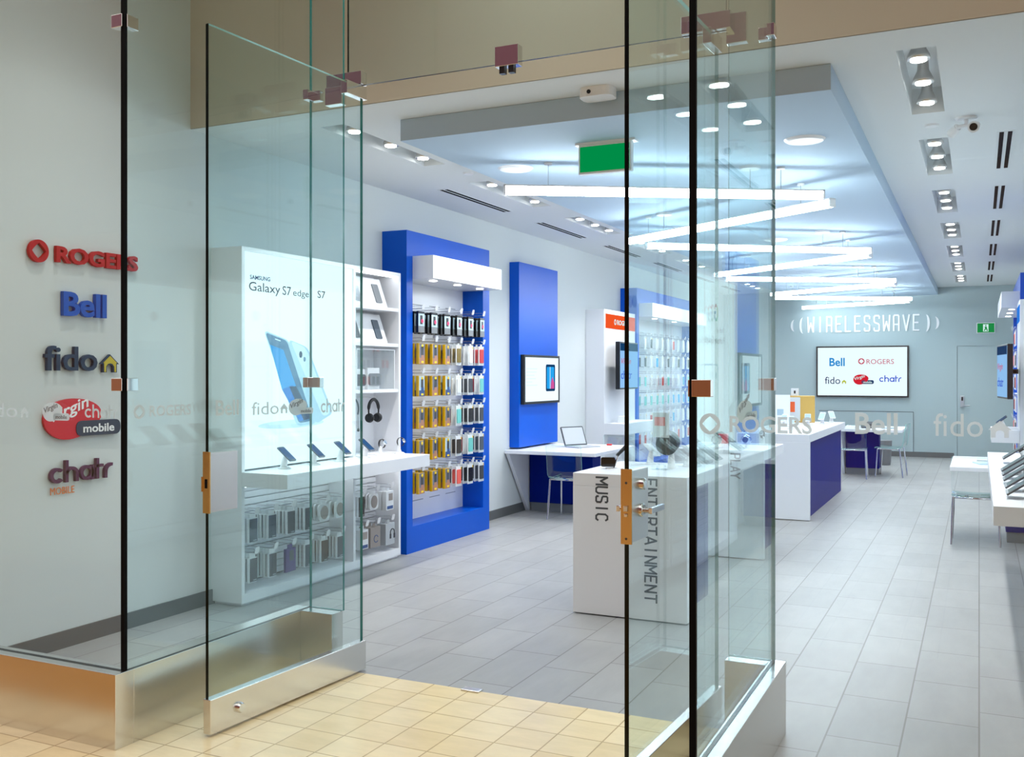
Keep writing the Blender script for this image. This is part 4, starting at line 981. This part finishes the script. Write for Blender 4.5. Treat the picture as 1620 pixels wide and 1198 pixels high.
# things on the tables
t = thing('camera_gadget', 'black handheld gadget on a clear stand, left on the nearest table', 'gadget', (-2.30, 6.42, .935), .3)
MB().lathe([(.04, 0), (.04, .006)], (0, 0, 0), 20).build('base', 'white_plastic', t)
MB().tube([(.02, .0, .006), (.05, .03, .10)], .006, 8).build('stem', 'chrome', t)
MB().prism(rrect(-.05, .05, -.03, .035, .014), -.03, .03, lambda u, v, d: (u - .02, d, v + .045)).build('body', 'black_gloss', t, bevel=.006)
MB().tube([(.04, .02, .09), (.10, .07, .15)], [.012, .014], 10).build('grip', 'pack_black', t)
t = thing('sign_holder', 'tall clear acrylic sign holder with a pale card on the nearest table', 'sign holder', (-1.97, 6.50, .935), -.2)
MB().box(-.07, .07, -.004, .004, 0, .40).build('panel', 'acrylic', t); MB().box(-.07, .07, -.05, .05, 0, .004).build('foot', 'acrylic', t)
c_ = MB().box(-.062, .062, .0045, .0055, .22, .39).build('card', 'pack_white', t); MB().box(-.05, .03, .0035, .0044, .30, .36).build('card_print', 'pack_coral', c_)
t = thing('desk_speaker', 'black round speaker disc on the nearest table beside the sign holder', 'speaker', (-1.93, 6.62, .935), .2)
MB().tube([(0, 0, 0), (0, 0, .16)], [.03, .012], 14).build('post', 'white_plastic', t)
MB().tube([(-.03, -.05, .165), (-.02, .03, .185)], [.075, .08], 24).build('speaker_disc', 'black', t)
big = phone_stand((-1.86, 6.80, .935), 2.4, 'white backed phone tilted on a stand at the far right of the nearest table', 'white', group='phones on the tables')
dup(big, (-2.15, 6.85, .935), 2.8, 'phone tilted on a white stand at the back middle of the nearest table')
def ball_gadget(loc, label, m):
    t = thing('round_gadget', label, 'gadget', loc)
    MB().lathe([(.03, 0), (.03, .006), (.012, .01), (.012, .03)], (0, 0, 0), 18).build('base', 'white_plastic', t)
    MB().lathe([(.002, .03), (.03, .036), (.045, .06), (.048, .075), (.042, .098), (.02, .115), (.002, .118)], (0, 0, 0), 20).build('body', m, t)
    MB().tube([(0, -.044, .075), (0, -.052, .075)], [.026, .024], 18).build('lens', 'silver' if m == 'black_gloss' else 'black_gloss', t)
    return t
ball_gadget((-2.10, 8.62, .935), 'small round black camera gadget at the left of the second table', 'black_gloss')
ball_gadget((-1.86, 8.72, .935), 'round chrome gadget at the right of the second table', 'chrome')
dup(ws, (-1.93, 8.98, .935), .3, 'smart watch on white stand at the back of the second table')
dup(ws, (-1.80, 9.15, .935), -.2, 'smart watch on white stand at the far right corner of the second table')
tag(MB().box(-.06, .06, -.03, .03, 0, .09).build('accessory_carton', 'pack_red', bevel=.003, loc=(-2.20, 9.22, .935)), 'small red carton at the back left of the second table', 'box')
t = thing('folded_sign', 'white folded table sign on the left of the third table', 'table sign', (-2.33, 13.05, .935), .15)
MB().prism([(-.11, 0), (-.10, 0), (0, .37), (.10, 0), (.11, 0), (.004, .385), (-.004, .385)], -.11, .11, lambda u, v, d: (d, u, v)).build('panel', 'white_plastic', t)
MB().box(-.05, .03, -.078, -.076, .12, .2).build('print', 'pack_sky', t)
t = thing('gift_carton', 'tan cardboard box with orange print on the third table', 'box', (-2.18, 13.75, .935), .15)
MB().box(-.17, .17, -.11, .11, 0, .36).build('carton', 'tan_box', t, bevel=.008)
mb = MB(); mb.box(-.17, -.02, -.113, -.11, .02, .34, 0); mb.box(-.15, -.09, -.115, -.113, .14, .28, 1); mb.build('front_print', ['pack_white', 'orange'], t)
t = thing('mug_display', 'small white cube with dark mark on the tan box', 'display cube', (-2.27, 13.74, 1.295), .1)
MB().box(-.05, .05, -.05, .05, 0, .10).build('cube_body', 'white_plastic', t, bevel=.004); MB().box(-.012, .012, -.053, -.05, .03, .07).build('mark', 'black', t)
t = thing('card_reader', 'black card terminal in front of the tan box', 'card terminal', (-2.34, 13.45, .935), .2)
MB().prism([(-.06, 0), (.06, 0), (.05, .17), (-.01, .20), (-.05, .10)], -.045, .045, lambda u, v, d: (d, u, v)).build('body', 'black', t, bevel=.006); MB().box(-.03, .03, -.066, -.058, .02, .08).build('keypad', 'mid_grey', t)
dup(big, (-2.02, 11.95, .935), .2, 'phone on a white stand near the front of the third table')
dup(big, (-2.20, 12.5, .935), -.3, 'phone on a white stand in the middle left of the third table')
dup(big, (-1.95, 12.75, .935), .1, 'phone on a white stand in the middle of the third table')
dup(big, (-1.85, 13.30, .935), -.1, 'phone on a white stand beside the tan box')
dup(big, (-1.80, 13.80, .935), .4, 'phone on a white stand at the far right end of the third table')
# rear desk, its things and the bin
desk((-1.98, 15.92, 0), 0, 'white service desk at the rear of the shop behind the long table', .93, 1.15, False, (.06, .56))
t = thing('desk_phone', 'dark grey desk phone on the rear desk', 'telephone', (-1.58, 16.35, .74), .2)
MB().prism([(-.09, 0), (.09, 0), (.09, .06), (-.09, .025)], -.1, .1, lambda u, v, d: (d, u, v)).build('body', 'dark_grey', t, bevel=.006)
MB().tube([(-.08, -.06, .07), (-.08, .0, .085), (-.08, .08, .09)], [.02, .014, .02], 10).build('handset', 'black', t); MB().box(-.02, .07, .02, .06, .058, .10).build('display', 'mid_grey', t)
tag(MB().box(-.1, .1, -.07, .07, 0, .02).build('notebook', 'pack_sky', bevel=.003, loc=(-1.28, 16.3, .74), rz=.2), 'thin pale notebook on the rear desk', 'notebook')
t = thing('waste_bin', 'round grey waste bin on the floor near the back wall', 'waste bin', (-1.52, 18.3, 0))
MB().lathe([(.12, .0), (.13, .05), (.15, .42), (.155, .43)], (0, 0, 0), 24).build('bucket', 'mid_grey', t); MB().lathe([(.14, .42), (.14, .425)], (0, 0, 0), 24).build('liner', 'dark_grey', t)

# ================================================================== BACK WALL
def logos(t):
    mb = MB(); f = lambda x, z: front(x, .006, z)
    put_text(mb, 'Bell', f(.25, .605), 0, w=.29, h=.165, ext=.001, bold=.02)
    ring_logo(mb, f(.85, .70), 0, 0, .06, 0, .001, 1); put_text(mb, 'ROGERS', f(.945, .645), 1, w=.50, h=.095, ext=.001)
    put_text(mb, 'fido', f(.165, .255), 2, w=.29, h=.14, ext=.001); house(mb, f(.49, .258), 0, 0, .075, 0, .001, 3)
    script_logo(mb, f(.70, .235), 0, 0, .38, .21, 0, .001, 4, 5, 6, 6)
    round_word(mb, f(1.18, .30), .40, .125, 0, .001, 7)
    mb.build('screen_picture', ['ink_bell', 'ink_rose', 'ink_navy', 'ink_lime', 'ink_red', 'ink_deep', 'exit_white', 'ink_royal'], t)
screen((-2.93, YB - .06, 1.14), 0, 1.71, 1.0, 'large wall screen with five carrier logos on the back wall', logos, .058, 'wall_screen')
t = thing('shop_sign', 'white raised shop name between wave brackets on the back wall', 'wall sign', (0, YB - .002, 0))
mb = MB(); tall_word(mb, 'WIRELESSWAVE', front(-3.10, 0, 2.42), 2.13, .32, .02); mb.build('lettering', 'print_white', t)
def crescent(x, z, h_, s_):
    n = 12; o = [(x + s_ * .075 * math.cos(a) , z + h_ * math.sin(a)) for a in [-PI / 2 + PI * k / n for k in range(n + 1)]]
    i_ = [(x + s_ * .03 * math.cos(a), z + h_ * math.sin(a)) for a in [PI / 2 - PI * k / n for k in range(1, n)]]
    return o + i_
for x, h_, s_ in ((-3.36, .12, -1), (-3.19, .165, -1), (-.92, .165, 1), (-.76, .12, 1)):
    MB().prism(crescent(x, 2.565, h_, s_), 0, .02, front(0, 0, 0)).build('wave_bracket', 'print_white', t)
t = thing('wall_exit_sign', 'green running figure exit sign above the rear door', 'exit sign', (-.043, YB - .03, 2.354))
MB().box(0, .31, 0, .03, 0, .195).build('frame', 'white_plastic', t, bevel=.003); MB().box(.012, .298, -.002, 0, .012, .183).build('sign_panel', 'exit_green', t)
mb = MB(); mb.box(.11, .20, -.0035, -.002, .03, .165, 0); mb.prism(circle(.155, .142, .012), 0, .003, front(0, -.002, 0), 1); mb.prism([(.135, .12), (.168, .125), (.178, .085), (.19, .04), (.175, .035), (.158, .075), (.14, .04), (.12, .045), (.142, .085)], 0, .003, front(0, -.002, 0), 1); mb.build('pictogram', ['exit_white', 'exit_green'], t)
d = Z_(thing('door_3', 'grey rear door in the back wall under the exit sign', 'door', (-.377, YB, 0), kind='structure'))
mb = MB(); mb.box(-.05, 0, -.02, 0, 0, 2.17); mb.box(1.0, 1.05, -.02, 0, 0, 2.17); mb.box(0, 1.0, -.02, 0, 2.12, 2.17); mb.build('door_frame', 'wall_grey', d)
MB().box(.006, .994, -.006, .0, .008, 2.114).build('door_leaf', 'wall_grey', d)
MB().box(.0, .006, -.004, .0, 0.0, 2.114).build('shadow_gap', 'dark_grey', d)
h = MB().box(.055, .125, -.035, -.006, .97, 1.18).build('keypad_lock', 'silver', d, bevel=.004); MB().tube([(.09, -.035, 1.0), (.09, -.07, 1.0), (.22, -.07, 1.0)], .01, 10).build('lever', 'silver', h); MB().box(.075, .105, -.037, -.034, 1.09, 1.16).build('keypad', 'black', h)
t = thing('wall_cabinet', 'flush grey storage cabinet doors below the wall screen', 'cabinet', (-2.883, YB, .10))
for k, (x0, x1) in enumerate(((0, .35), (.356, 1.285), (1.291, 1.74))):
    MB().box(x0, x1, -.012, -.001, .0, .755).build('door', 'wall_grey', t)
mb = MB(); mb.box(-.004, 1.746, -.013, -.001, .756, .766); mb.box(1.741, 1.748, -.012, -.001, 0, .76); mb.build('shadow_gap', 'dark_grey', t)
